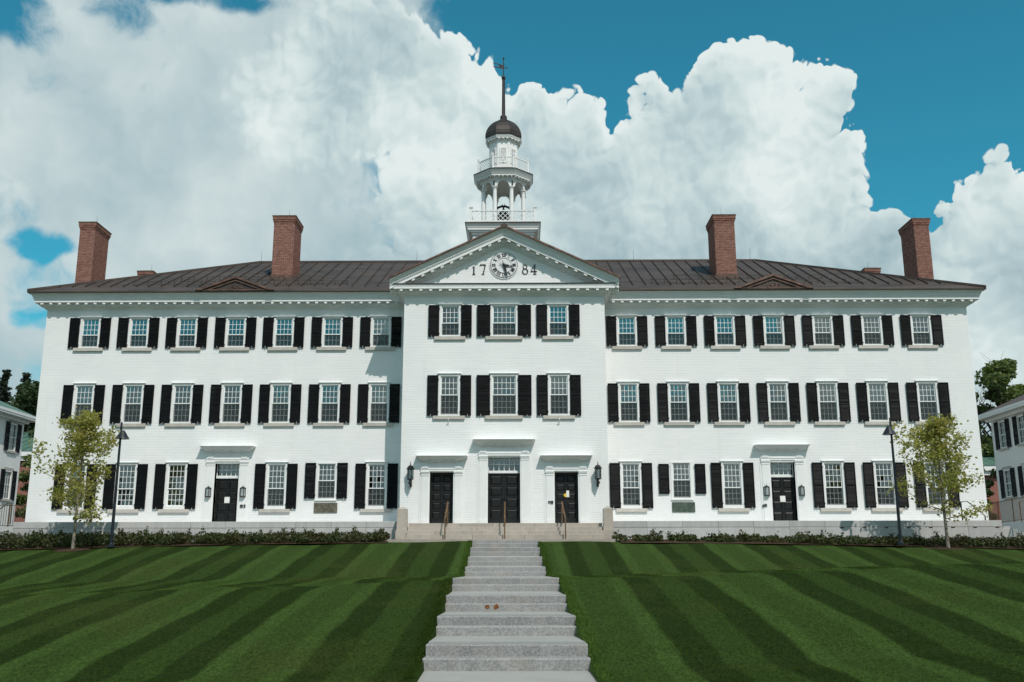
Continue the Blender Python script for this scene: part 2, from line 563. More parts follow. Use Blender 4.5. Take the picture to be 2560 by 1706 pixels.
simple("plaque_bronze_green", (0.085, 0.115, 0.088), 0.5, 0.4, 0.5, 0.35, 6.0, 5, 0.5, 22.0)
simple("plaque_bronze_brown", (0.155, 0.135, 0.10), 0.5, 0.4, 0.5, 0.35, 6.0, 5, 0.5, 22.0)
simple("paper", (0.80, 0.80, 0.78), 0.8, 0, 0.2, 0.03, 8.0)
simple("yellow_sticker", (0.75, 0.52, 0.05), 0.6, 0, 0.3, 0.1, 8.0)
simple("device_grey", (0.10, 0.105, 0.11), 0.5, 0, 0.4, 0.2, 8.0)
simple("room_plaster", (0.30, 0.30, 0.285), 0.9, 0, 0.1, 0.2, 0.6)
simple("room_floor", (0.10, 0.075, 0.05), 0.7, 0, 0.2, 0.2, 1.0)
simple("blind_fabric", (0.58, 0.58, 0.53), 0.9, 0, 0.1, 0.08, 1.0)
simple("cardboard_tan", (0.52, 0.36, 0.20), 0.8, 0, 0.1, 0.1, 5.0)
simple("clock_black", (0.010, 0.012, 0.013), 0.45, 0, 0.4, 0.15, 9.0)
simple("clock_dial_white", (0.70, 0.71, 0.72), 0.5, 0, 0.4, 0.05, 4.0)
simple("numeral_bronze", (0.060, 0.042, 0.028), 0.45, 0.2, 0.5, 0.4, 7.0)
simple("green_roof_paint", (0.085, 0.17, 0.13), 0.55, 0.1, 0.4, 0.2, 1.5)
simple("brown_roof", (0.10, 0.065, 0.055), 0.6, 0.1, 0.4, 0.25, 2.5)
simple("mulch", (0.052, 0.034, 0.022), 0.95, 0, 0.1, 0.5, 14.0, 5, 0.9, 30.0)
simple("packed_earth", (0.09, 0.085, 0.05), 0.95, 0, 0.1, 0.3, 0.8, 5, 0.5, 6.0)
simple("rust_stain", (0.20, 0.085, 0.04), 0.95, 0, 0.05, 0.4, 25.0, 5)
simple("interior_shade", (0.012, 0.012, 0.011), 0.9, 0, 0.05, 0.2, 1.0)  # near-black that paints indoor shade behind doors and windows
simple("bell_bronze", (0.012, 0.014, 0.014), 0.5, 0.4, 0.5, 0.2, 5.0)
simple("lantern_glass", (0.30, 0.34, 0.34), 0.15, 0, 0.5, 0.2, 5.0)
m_leaf("young_maple_leaf", (0.22, 0.24, 0.055), (0.42, 0.42, 0.14), (0.36, 0.32, 0.11), 0.52)
m_leaf("hedge_leaf", (0.018, 0.036, 0.008), (0.062, 0.084, 0.018), (0.060, 0.050, 0.016), 0.22)
m_leaf("dark_tree_leaf", (0.022, 0.042, 0.016), (0.060, 0.095, 0.034), (0.040, 0.075, 0.028), 0.3)
m_leaf("mid_tree_leaf", (0.075, 0.115, 0.034), (0.18, 0.23, 0.080), (0.115, 0.155, 0.060), 0.42)
m_leaf("conifer_needle", (0.010, 0.022, 0.012), (0.024, 0.040, 0.022), (0.030, 0.036, 0.024), 0.1)
m_bark("young_bark", (0.14, 0.125, 0.10), (0.30, 0.27, 0.215))
m_bark("dark_bark", (0.035, 0.030, 0.025), (0.085, 0.075, 0.062))

# ------------------------------------------------------------------ mesh helpers


class MB:
    """collects faces; build() links them as one mesh object"""
    def __init__(self):
        self.v = []
        self.f = []
        self.fm = []
        self.mi = 0

    def add(self, verts, faces):
        b = len(self.v)
        self.v.extend([tuple(p) for p in verts])
        for f in faces:
            self.f.append(tuple(i + b for i in f))
            self.fm.append(self.mi)
        return self

    def box(self, x0, x1, y0, y1, z0, z1):
        vs = [(x0, y0, z0), (x1, y0, z0), (x1, y1, z0), (x0, y1, z0), (x0, y0, z1), (x1, y0, z1), (x1, y1, z1), (x0, y1, z1)]
        return self.add(vs, [(0, 3, 2, 1), (4, 5, 6, 7), (0, 1, 5, 4), (1, 2, 6, 5), (2, 3, 7, 6), (3, 0, 4, 7)])

    def bar(self, p, q, w, h, up=(0, 0, 1)):
        """box beam from p to q, w wide and h tall"""
        p, q = Vector(p), Vector(q)
        d = (q - p).normalized()
        s = d.cross(Vector(up))
        if s.length < 1e-5:
            s = d.cross(Vector((1, 0, 0)))
        s.normalize()
        u = s.cross(d).normalized()
        vs = []
        for c in (p, q):
            for a, b in ((-1, -1), (1, -1), (1, 1), (-1, 1)):
                vs.append(c + s * (a * w / 2) + u * (b * h / 2))
        return self.add(vs, [(3, 2, 1, 0), (4, 5, 6, 7), (0, 1, 5, 4), (1, 2, 6, 5), (2, 3, 7, 6), (3, 0, 4, 7)])

    def tube(self, pts, rad, n=8, caps=True):
        pts = [Vector(p) for p in pts]
        if not isinstance(rad, (list, tuple)):
            rad = [rad] * len(pts)
        b = len(self.v)
        ref = None
        for i, p in enumerate(pts):
            d = (pts[min(i + 1, len(pts) - 1)] - pts[max(i - 1, 0)]).normalized()
            if ref is None:
                ref = d.cross(Vector((0, 0, 1)))
                if ref.length < 1e-3:
                    ref = d.cross(Vector((1, 0, 0)))
            s = (ref - d * ref.dot(d)).normalized()
            ref = s
            u = d.cross(s)
            for k in range(n):
                a = 2 * math.pi * k / n
                self.v.append(tuple(p + (s * math.cos(a) + u * math.sin(a)) * rad[i]))
        for i in range(len(pts) - 1):
            for k in range(n):
                k2 = (k + 1) % n
                self.f.append((b + i * n + k, b + i * n + k2, b + (i + 1) * n + k2, b + (i + 1) * n + k))
                self.fm.append(self.mi)
        if caps:
            self.f.append(tuple(b + k for k in reversed(range(n))))
            self.fm.append(self.mi)
            e = b + (len(pts) - 1) * n
            self.f.append(tuple(e + k for k in range(n)))
            self.fm.append(self.mi)
        return self

    def lathe(self, prof, n=16, cx=0, cy=0, rot=0.0, cap=True):
        """profile of (radius, z), turned about a vertical axis"""
        b = len(self.v)
        for (r, z) in prof:
            for k in range(n):
                a = rot + 2 * math.pi * k / n
                self.v.append((cx + r * math.cos(a), cy + r * math.sin(a), z))
        for i in range(len(prof) - 1):
            for k in range(n):
                k2 = (k + 1) % n
                self.f.append((b + i * n + k, b + i * n + k2, b + (i + 1) * n + k2, b + (i + 1) * n + k))
                self.fm.append(self.mi)
        if cap:
            self.f.append(tuple(b + k for k in reversed(range(n))))
            self.fm.append(self.mi)
            e = b + (len(prof) - 1) * n
            self.f.append(tuple(e + k for k in range(n)))
            self.fm.append(self.mi)
        return self

    def prism(self, poly, y0, y1):
        """polygon in x,z (counter-clockwise seen from -y) extruded along y"""
        n = len(poly)
        vs = [(x, y0, z) for x, z in poly] + [(x, y1, z) for x, z in poly]
        fs = [tuple(range(n)), tuple(range(2 * n - 1, n - 1, -1))]
        for i in range(n):
            j = (i + 1) % n
            fs.append((i, i + n, j + n, j))
        return self.add(vs, fs)

    def prism_z(self, poly, z0, z1):
        n = len(poly)
        vs = [(x, y, z0) for x, y in poly] + [(x, y, z1) for x, y in poly]
        fs = [tuple(range(n - 1, -1, -1)), tuple(range(n, 2 * n))]
        for i in range(n):
            j = (i + 1) % n
            fs.append((i, j, j + n, i + n))
        return self.add(vs, fs)

    def prism_x(self, poly, x0, x1):
        n = len(poly)
        vs = [(x0, y, z) for y, z in poly] + [(x1, y, z) for y, z in poly]
        fs = [tuple(range(n)), tuple(range(2 * n - 1, n - 1, -1))]
        for i in range(n):
            j = (i + 1) % n
            fs.append((i, i + n, j + n, j))
        return self.add(vs, fs)

    def mesh(self, name, mats, smooth=False, fix=True):
        me = bpy.data.meshes.new(name)
        me.from_pydata(self.v, [], self.f)
        if not isinstance(mats, (list, tuple)):
            mats = [mats]
        for m in mats:
            me.materials.append(MATS[m])
        if len(mats) > 1:
            me.polygons.foreach_set('material_index', self.fm)
        if fix:
            bm = bmesh.new()
            bm.from_mesh(me)
            bmesh.ops.recalc_face_normals(bm, faces=bm.faces)
            bm.to_mesh(me)
            bm.free()
        if smooth:
            me.polygons.foreach_set('use_smooth', [True] * len(me.polygons))
        me.update()
        return me

    def build(self, name, mats, parent=None, loc=(0, 0, 0), smooth=False, fix=True):
        return link(name, self.mesh(name, mats, smooth, fix), parent, loc)


def link(name, data, parent=None, loc=(0, 0, 0), rot=(0, 0, 0)):
    o = bpy.data.objects.new(name, data)
    COL.objects.link(o)
    o.parent = parent
    o.location = loc
    o.rotation_euler = rot
    return o


def tag(o, label=None, cat=None, group=None, kind=None):
    if label:
        o['label'] = label
    if cat:
        o['category'] = cat
    if group:
        o['group'] = group
    if kind:
        o['kind'] = kind
    return o


def thing(name, label, cat, loc=(0, 0, 0), rz=0.0, group=None):
    o = link(name, None, None, loc, (0, 0, rz))
    o.empty_display_size = 0.3
    return tag(o, label, cat, group)


def np_mesh(name, verts, faces_n, mats, parent=None, smooth=False):
    """fast mesh: verts (N,3) array, consecutive faces of faces_n corners each"""
    verts = np.asarray(verts, dtype=np.float32).reshape(-1, 3)
    nf = len(verts) // faces_n
    me = bpy.data.meshes.new(name)
    me.vertices.add(len(verts))
    me.vertices.foreach_set('co', verts.ravel())
    me.loops.add(nf * faces_n)
    me.loops.foreach_set('vertex_index', np.arange(nf * faces_n, dtype=np.int32))
    me.polygons.add(nf)
    me.polygons.foreach_set('loop_start', np.arange(nf, dtype=np.int32) * faces_n)
    me.polygons.foreach_set('loop_total', np.full(nf, faces_n, dtype=np.int32))
    if isinstance(mats, str):
        mats = [mats]
    for m in mats:
        me.materials.append(MATS[m])
    me.update(calc_edges=True)
    return link(name, me, parent)

# ------------------------------------------------------------------ the ground
PV = 2.232          # how far the middle pavilion stands out
XP = 4.75           # its half width
XW = 22.86          # half width of the hall
STEP_X = lambda y: 0.07 - (y + 4.4) * 0.0168      # middle line of the garden steps


def smooth01(t):
    t = max(0.0, min(1.0, t))
    return t * t * (3 - 2 * t)


_prof = [(-400, -4.6), (-60, -4.0), (-47, -3.86), (-34, -3.80), (-30.6, -3.70), (-29.9, -3.55), (-27, -3.16), (-24, -2.80), (-22.2, -2.575), (-21.2, -2.47), (-20.4, -2.41), (-19.6, -2.375), (-18.6, -2.35),
         (-17, -2.335), (-13.2, -2.335), (-11.8, -2.12), (-9.4, -1.72), (-6.9, -1.33), (-4.6, -0.97), (-3.6, -0.86), (-2.0, -0.8)]


def lawn_z(x, y):
    for (a, za), (b, zb) in zip(_prof, _prof[1:]):
        if y <= b:
            t = (y - a) / (b - a)
            z = za + (zb - za) * max(0.0, t)
            break
    else:
        z = _prof[-1][1]
    d = abs(x)
    # level cross-fall on the lower bank, both sides falling away on the upper terrace
    k = smooth01((y + 20.0) / 9.0)
    xr = max(-24.0, min(24.0, x - math.copysign(min(d, 1.5), x)))
    z += (1 - k) * (0.034 * xr if y > -34 else 0.034 * xr * smooth01((y + 46) / 12)) - k * 0.00072 * min(abs(xr), 26) ** 2
    return z


def build_ground():
    mb = MB()
    mb.add([(-900, -900, -6.2), (900, -900, -6.2), (900, 1500, -6.2), (-900, 1500, -6.2)], [(0, 1, 2, 3)])
    tag(mb.build('ground', 'packed_earth'), kind='structure')
    # courtyard level behind and beside the hall
    mb = MB()
    mb.box(-140, 140, -2.4, 220, -6.0, -0.95)
    tag(mb.build('courtyard_ground', 'packed_earth'), kind='structure')
    us = sorted(set([round(float(x), 3) for x in np.arange(-36, 36.01, 0.6) if abs(x) > 1.5] + [-140, -90, -60, -45, 140, 90, 60, 45, 1.37, -1.37, 1.40, -1.40, 0.7, -0.7, 0.0]))
    ys = [-140, -100, -75, -60, -52, -46, -42, -39] + list(np.arange(-37, -2.3, 0.35))
    mb = MB()
    vs = []
    for y in ys:
        for u in us:
            x = u + STEP_X(max(-60.0, float(y)))
            n = 0.02 * math.sin(x * 1.3 + y * 0.7) + 0.015 * math.sin(x * 0.53 - y * 1.9)
            z = lawn_z(x, y) + n
            # a trench under the garden steps keeps the turf below the stone
            if -62 < y < -4.2 and abs(u) < 1.38:
                z -= 0.6
            vs.append((x, float(y), z))
    xs = us
    nx = len(xs)
    fs = [(j * nx + i, j * nx + i + 1, (j + 1) * nx + i + 1, (j + 1) * nx + i) for j in range(len(ys) - 1) for i in range(nx - 1)]
    mb.add(vs, fs)
    tag(mb.build('lawn', 'mown_grass', smooth=True, fix=False), kind='structure')


build_ground()


# ------------------------------------------------------------------ garden steps up the bank
def build_garden_steps():
    root = thing('garden_steps', 'long flight of grey granite steps climbing the lawn in eight pairs', 'steps', (0, 0, 0))
    PAIRS = [(-4.42, -0.87, -1.02, -1.19), (-6.92, -1.24, -1.41, -1.58), (-9.42, -1.635, -1.80, -1.97), (-12.12, -2.01, -2.18, -2.335),
             (-20.85, -2.318, -2.485, -2.655), (-23.9, -2.69, -2.868, -3.045), (-26.9, -3.03, -3.208, -3.39), (-29.95, -3.37, -3.565, -3.76)]
    W = 1.41
    r = random.Random(3)

    def block(x0, x1, y0, y1, z0, z1, name, m):
        """a stone with a slightly eased, uneven front edge"""
        b = MB()
        e = 0.018
        n = 14
        top, frt, bot = [], [], []
        for i in range(n + 1):
            x = x0 + (x1 - x0) * i / n
            j = r.uniform(-0.008, 0.008)
            top.append((x, y0 + e + j * 0.5, z1))
            frt.append((x, y0 + j, z1 - e + r.uniform(-0.004, 0.004)))
            bot.append((x, y0 + r.uniform(-0.006, 0.006), z0))
        bk = [(x0 + (x1 - x0) * i / n, y1, z1) for i in range(n + 1)]
        bb = [(x0 + (x1 - x0) * i / n, y1, z0) for i in range(n + 1)]
        rows = [bot, frt, top, bk, bb]
        vs = [p for row in rows for p in row]
        k = n + 1
        fs = []
        for a in range(4):
            for i in range(n):
                fs.append((a * k + i, a * k + i + 1, (a + 1) * k + i + 1, (a + 1) * k + i))
        fs.append(tuple(a * k for a in range(5)))
        fs.append(tuple(a * k + n for a in range(4, -1, -1)))
        b.add(vs, fs)
        return b.build(name, m, root)
    for i, (y, zt, zm, zb) in enumerate(PAIRS):
        cx = STEP_X(y)
        ynext_back = -4.3 if i == 0 else None
        t = 0.42
        hw = W + r.uniform(-0.01, 0.012)
        block(cx - hw, cx + hw, y, y + t + 0.35, zm - 0.03, zt, 'step', 'grey_granite')
        hw = W + 0.012 + r.uniform(-0.01, 0.014)
        block(cx - hw, cx + hw, y - t, y + 0.30, zb - 0.10, zm, 'step', 'grey_granite')
    # the walks between the pairs
    for i in range(len(PAIRS)):
        if i == 0:
            y1, z1 = -4.2, -0.872
            y0, z0 = PAIRS[0][0] + 0.41, -0.874
            continue
        y1, z1 = PAIRS[i - 1][0] - 0.415, PAIRS[i - 1][3]
        y0, z0 = PAIRS[i][0] + 0.745, PAIRS[i][1] - 0.006
        if y1 - y0 < 0.05:
            continue
        b = MB()
        c0, c1 = STEP_X(y0), STEP_X(y1)
        b.add([(c0 - W, y0, z0), (c0 + W, y0, z0), (c1 + W, y1, z1), (c1 - W, y1, z1),
               (c0 - W, y0, z0 - .4), (c0 + W, y0, z0 - .4), (c1 + W, y1, z1 - .4), (c1 - W, y1, z1 - .4)],
              [(0, 1, 2, 3), (7, 6, 5, 4), (0, 4, 5, 1), (1, 5, 6, 2), (2, 6, 7, 3), (3, 7, 4, 0)])
        b.build('landing', 'path_concrete', root)
    # two rust blooms on one riser
    cy = PAIRS[5][0] - 0.42
    for dx, rr in ((-0.43, 0.052), (-0.22, 0.060)):
        b = MB()
        n = 14
        b.add([(0, 0, 0)] + [(rr * r.uniform(.7, 1.15) * math.cos(2 * math.pi * i / n), 0, 0.95 * rr * r.uniform(.7, 1.15) * math.sin(2 * math.pi * i / n)) for i in range(n)],
              [(0, 1 + i, 1 + (i + 1) % n) for i in range(n)])
        b.build('rust_mark', 'rust_stain', root, (STEP_X(cy) + dx, cy - 0.011, PAIRS[5][2] - 0.065), fix=False)
    # lower walk towards the street
    mb = MB()
    segs = [(-30.37, -3.765), (-34, -3.86), (-40, -3.93), (-48, -3.98), (-60, -4.05)]
    vs, fs = [], []
    for y, z in segs:
        c = STEP_X(y)
        vs += [(c - W, y, z), (c + W, y, z), (c + W, y, z - .3), (c - W, y, z - .3)]
    for i in range(len(segs) - 1):
        a = i * 4
        fs += [(a, a + 1, a + 5, a + 4), (a + 1, a + 2, a + 6, a + 5), (a + 3, a, a + 4, a + 7)]
    mb.add(vs, fs)
    tag(mb.build('garden_path', 'path_concrete'), kind='structure')


build_garden_steps()

# ------------------------------------------------------------------ the hall
HALL = thing('college_hall', 'long white painted brick hall with black shutters, clock pediment and bell tower', 'building', (0, 0, 0))

WX = [-20.61, -18.19, -15.78, -13.36, -10.97, -8.56, -6.15, 6.02, 8.44, 10.86, 13.28, 15.69, 18.11, 20.53]
# storey: sill top, glass bottom, meeting rail, glass top, cap top, shutter bottom, shutter top
F1 = dict(sill=0.71, g0=0.91, gm=1.69, g1=2.80, cap=2.97, s0=0.72, s1=2.86, lo=3, up=4)
F2 = dict(sill=4.83, g0=4.95, gm=5.82, g1=6.67, cap=6.85, s0=4.83, s1=6.735, lo=3, up=3)
F3 = dict(sill=8.60, g0=8.72, gm=9.27, g1=10.04, cap=10.20, s0=8.59, s1=10.125, lo=2, up=3)
FP = dict(sill=1.155, g0=1.27, gm=2.06, g1=2.84, cap=2.93, s0=1.20, s1=2.90, lo=3, up=3)     # over the plaques
HALF = 0.51         # half opening of a common window
HALFC = 0.645       # of the middle ones
DOORX = (-13.36, 13.28)


def wall_grid(mb, x0, x1, z0, z1, y, openings, depth=0.4):
    """a wall face with rectangular holes and their reveals"""
    xs = sorted({x0, x1} | {v for o in openings for v in o[:2]})
    zs = sorted({z0, z1} | {v for o in openings for v in o[2:4]})
    for i in range(len(xs) - 1):
        for j in range(len(zs) - 1):
            cx, cz = (xs[i] + xs[i + 1]) / 2, (zs[j] + zs[j + 1]) / 2
            if any(o[0] < cx < o[1] and o[2] < cz < o[3] for o in openings):
                continue
            mb.add([(xs[i], y, zs[j]), (xs[i + 1], y, zs[j]), (xs[i + 1], y, zs[j + 1]), (xs[i], y, zs[j + 1])], [(0, 1, 2, 3)])
    for (a, b, c, d) in [o[:4] for o in openings]:
        mb.add([(a, y, c), (a, y, d), (a, y + depth, d), (a, y + depth, c)], [(0, 1, 2, 3)])
        mb.add([(b, y, c), (b, y + depth, c), (b, y + depth, d), (b, y, d)], [(0, 1, 2, 3)])
        mb.add([(a, y, d), (b, y, d), (b, y + depth, d), (a, y + depth, d)], [(0, 1, 2, 3)])
        mb.add([(a, y, c), (a, y + depth, c), (b, y + depth, c), (b, y, c)], [(0, 1, 2, 3)])


WIN = []      # (x, y, storey, half, columns, kind)
for x in WX:
    WIN.append((x, 0.0, F3, HALF, 4, 'wing'))
    WIN.append((x, 0.0, F2, HALF, 4, 'wing'))
    if x in DOORX:
        continue
    WIN.append((x, 0.0, FP if x in (-8.56, 8.44) else F1, HALF, 4, 'wing'))
for x in (-2.56, -0.01, 2.54):
    h, n = (HALFC, 5) if abs(x) < 1 else (HALF, 4)
    WIN.append((x, -PV, F3, h, n, 'pav'))
    WIN.append((x, -PV, F2, h, n, 'pav'))
# doors: x, y, half opening, top of opening, has transom, threshold, kind
DOORS = [(-13.36, 0.0, 0.58, 2.89, True, -0.02, 'wing'), (13.28, 0.0, 0.58, 2.89, True, -0.02, 'wing'),
         (-2.86, -PV, 0.535, 2.235, False, -0.11, 'side'), (2.83, -PV, 0.535, 2.235, False, -0.11, 'side'), (-0.01, -PV, 0.735, 2.92, True, -0.11, 'mid')]


def build_walls():
    z0, z1 = -1.0, 10.95
    ops = [(x - h, x + h, f['sill'], f['cap'] - 0.07) for (x, y, f, h, n, k) in WIN if y == 0.0]
    ops += [(x - h, x + h, th, t) for (x, y, h, t, tr, th, k) in DOORS if y == 0.0]
    mb = MB()
    wall_grid(mb, -XW, -XP, z0, z1, 0.0, [o for o in ops if o[0] < 0])
    wall_grid(mb, XP, XW, z0, z1, 0.0, [o for o in ops if o[0] > 0])
    for s in (-1, 1):
        mb.add([(s * XW, 0, z0), (s * XW, 14, z0), (s * XW, 14, z1), (s * XW, 0, z1)], [(0, 1, 2, 3)])
    mb.add([(-XW, 14, z0), (XW, 14, z0), (XW, 14, z1), (-XW, 14, z1)], [(0, 1, 2, 3)])
    mb.build('wall', 'white_painted_brick', HALL, fix=False)
    mb = MB()
    ops = [(x - h, x + h, f['sill'], f['cap'] - 0.07) for (x, y, f, h, n, k) in WIN if y < 0]
    ops += [(x - h, x + h, th, t) for (x, y, h, t, tr, th, k) in DOORS if y < 0]
    wall_grid(mb, -XP, XP, z0, z1, -PV, ops)
    for s in (-1, 1):
        mb.add([(s * XP, -PV, z0), (s * XP, 0.0, z0), (s * XP, 0.0, z1), (s * XP, -PV, z1)], [(0, 1, 2, 3)])
    # tympanum of the pediment
    mb.add([(-XP - .1, -PV, 10.951), (XP + .1, -PV, 10.951), (0, -PV, 13.3)], [(0, 1, 2)])
    mb.build('wall', 'white_painted_brick', HALL, fix=False)
    # added black boxes behind the doors; their colour stands for the shade indoors
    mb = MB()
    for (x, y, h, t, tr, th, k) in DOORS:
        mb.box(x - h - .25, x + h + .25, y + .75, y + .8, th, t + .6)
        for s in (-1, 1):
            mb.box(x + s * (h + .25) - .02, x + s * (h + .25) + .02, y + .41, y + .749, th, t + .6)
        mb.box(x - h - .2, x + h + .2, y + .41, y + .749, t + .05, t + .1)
    mb.build('door_shade_box', 'interior_shade', HALL)
    # rooms behind the windows
    mb = MB()
    for zf in (-0.08, 3.9, 7.75):
        mb.box(-XW + .3, XW - .3, 0.42, 5.2, zf - 0.25, zf)
        mb.box(-XP + .3, XP - .3, -PV + .42, 0.40, zf - 0.25, zf)
    mb.build('floor_slab', 'room_floor', HALL)
    mb = MB()
    mb.box(-XW + .3, XW - .3, 5.2, 5.4, -0.3, 11.0)
    mb.box(-XW + .3, XW - .3, 0.42, 5.2, 11.0, 11.1)
    for x in (-19.4, -14.57, -9.76, -4.9, 4.9, 9.65, 14.48, 19.3):
        mb.box(x - .08, x + .08, 0.42, 5.19, -0.05, 10.98)
    mb.build('room_partition', 'room_plaster', HALL)


build_walls()

# ---- windows -------------------------------------------------------------
_mesh_cache = {}


def cached(key, fn):
    if key not in _mesh_cache:
        _mesh_cache[key] = fn()
    return _mesh_cache[key]


def shutter_mesh(w, h, seed):
    """louvred shutter, hinge side at x=0 and face towards -y"""
    mb = MB()
    st = 0.055
    t = 0.040
    for a, b in ((0, st), (w - st, w)):
        mb.box(a, b, -t, 0, 0, h)
    rails = [(0, 0.10), (h * 0.485, h * 0.485 + 0.075), (h - 0.075, h)]
    for a, b in rails:
        mb.box(st, w - st, -t + 0.002, -0.002, a, b)
    r = random.Random(seed)
    p = 0.052
    for (a, b) in ((rails[0][1], rails[1][0]), (rails[1][1], rails[2][0])):
        n = int((b - a) / p)
        q = (b - a) / n
        tl = r.uniform(-0.10, 0.10)
        for i in range(n):
            zc = a + (i + .5) * q
            an = R(38) + tl + r.uniform(-0.09, 0.09)
            dy, dz = 0.021 * math.cos(an), 0.034 * math.sin(an) + 0.004
            mb.bar((st, -t / 2, zc), (w - st, -t / 2, zc), 0.0001, 0.0001)
            del mb.v[-8:]
            del mb.f[-6:]
            del mb.fm[-6:]
            y0 = -t / 2
            mb.add([(st, y0 - dy, zc - dz), (w - st, y0 - dy, zc - dz), (w - st, y0 + dy, zc + dz), (st, y0 + dy, zc + dz),
                    (st, y0 - dy, zc - dz + .007), (w - st, y0 - dy, zc - dz + .007), (w - st, y0 + dy, zc + dz + .007), (st, y0 + dy, zc + dz + .007)],
                   [(0, 3, 2, 1), (4, 5, 6, 7), (0, 1, 5, 4), (2, 3, 7, 6)])
    # strap hinges
    for z in (h * 0.1, h * 0.9):
        mb.box(-0.035, 0.03, -t - 0.004, -t * .2, z - 0.02, z + 0.02)
    return mb.mesh('shutter', 'black_shutter_paint', fix=False)


def casing_mesh(f, h):
    """outer frame of the window, face of the wall at y=0"""
    mb = MB()
    g = h - 0.098
    z0, z1 = f['sill'], f['cap'] - 0.07
    mb.box(-h - 0.0, -g, -0.022, 0.15, z0, z1)
    mb.box(g, h + 0.0, -0.022, 0.15, z0, z1)
    mb.box(-g, g, -0.020, 0.15, f['g1'] + 0.035, z1)
    mb.box(-g, g, -0.030, 0.15, z0, f['g0'] - 0.055)
    # bead inside the frame
    for s in (-1, 1):
        mb.box(min(s * g, s * (g - .015)), max(s * g, s * (g - .015)), 0.02, 0.13, z0 + .02, z1 - .02)
    # cap moulding
    c = f['cap']
    if f is not FP:
        mb.box(-h - 0.03, h + 0.03, -0.05, 0.0, c - 0.07, c - 0.035)
        mb.box(-h - 0.055, h + 0.055, -0.085, 0.0, c - 0.035, c - 0.012)
        mb.add([(-h - .055, -.085, c - .012), (h + .055, -.085, c - .012), (h + .055, 0, c + .01), (-h - .055, 0, c + .01)], [(0, 1, 2, 3)])
    else:
        mb.box(-h - 0.01, h + 0.01, -0.03, 0.0, c - 0.07, c)
    return mb.mesh('window', 'white_trim')


def sash_mesh(g, z0, z1, cols, rows, y, top):
    """one sash with its glazing bars; returns also the pane rectangles"""
    mb = MB()
    st, tr = 0.040, 0.045
    mu = 0.022
    br = 0.045 if top else 0.060
    mb.box(-g, -g + st, y, y + .04, z0, z1)
    mb.box(g - st, g, y, y + .04, z0, z1)
    mb.box(-g + st, g - st, y + .001, y + .039, z0, z0 + br)
    mb.box(-g + st, g - st, y + .001, y + .039, z1 - tr, z1)
    a, b = -g + st, g - st
    c, d = z0 + br, z1 - tr
    pw, ph = (b - a - mu * (cols - 1)) / cols, (d - c - mu * (rows - 1)) / rows
    for i in range(1, cols):
        x = a + i * (pw + mu) - mu
        mb.box(x, x + mu, y + .006, y + .032, c, d)
    for j in range(1, rows):
        z = c + j * (ph + mu) - mu
        mb.box(a, b, y + .008, y + .030, z, z + mu)
    panes = [(a + i * (pw + mu) + pw / 2, c + j * (ph + mu) + ph / 2) for j in range(rows) for i in range(cols)]
    return mb.mesh('sash', 'white_sash'), panes, pw, ph


def pane_mesh(pw, ph):
    mb = MB()
    mb.box(-pw / 2 - .004, pw / 2 + .004, -0.002, 0.002, -ph / 2 - .004, ph / 2 + .004)
    return mb.mesh('pane', 'window_glass')


def hook_mesh():
    mb = MB()
    mb.tube([(0, -0.015, 0.055), (0.006, -0.06, 0.05), (0, -0.075, 0.0), (-0.012, -0.07, -0.055), (-0.006, -0.05, -0.075)], 0.0085, 5)
    return mb.mesh('shutter_dog', 'white_trim', smooth=True)


REST = MB()          # panes past the first three hundred
SINGLE = set()
for (x, y, f, h, n, k) in WIN:
    if f is F2 and y < 0:
        SINGLE.add((x, y, f['sill']))
    if f is F1 and y == 0 and abs(x) < 19 and x != -18.19:
        SINGLE.add((x, y, f['sill']))
pr = random.Random(11)


def place_pane(win, wx, wy, pm, px, py, pz, pw, ph, single):
    rx, rz = pr.gauss(0, 0.0045), pr.gauss(0, 0.0045)
    if single:
        link('pane', pm, win, (px, py, pz), (rx, 0, rz))
    else:
        vs = []
        for sx, sz in ((-1, -1), (1, -1), (1, 1), (-1, 1)):
            vs.append((wx + px + sx * (pw / 2 + .004), wy + py + sx * pw / 2 * rz - sz * ph / 2 * rx, pz + sz * (ph / 2 + .004)))
        vs += [(a, b + .004, c) for a, b, c in vs]
        REST.add(vs, [(0, 1, 2, 3), (7, 6, 5, 4), (0, 4, 5, 1), (1, 5, 6, 2), (2, 6, 7, 3), (3, 7, 4, 0)])


DARK_ROOMS = {(F2['sill'], x) for x in (-18.19, -15.78, -13.36, 20.53, 13.28)} | {(F1['sill'], x) for x in (-10.97, -6.15, 15.69, 18.11, 20.53)} | {(F3['sill'], x) for x in (-20.61, -18.19, -13.36, 20.53)}  # windows backed by an added black panel as room shade
_br = random.Random(23)


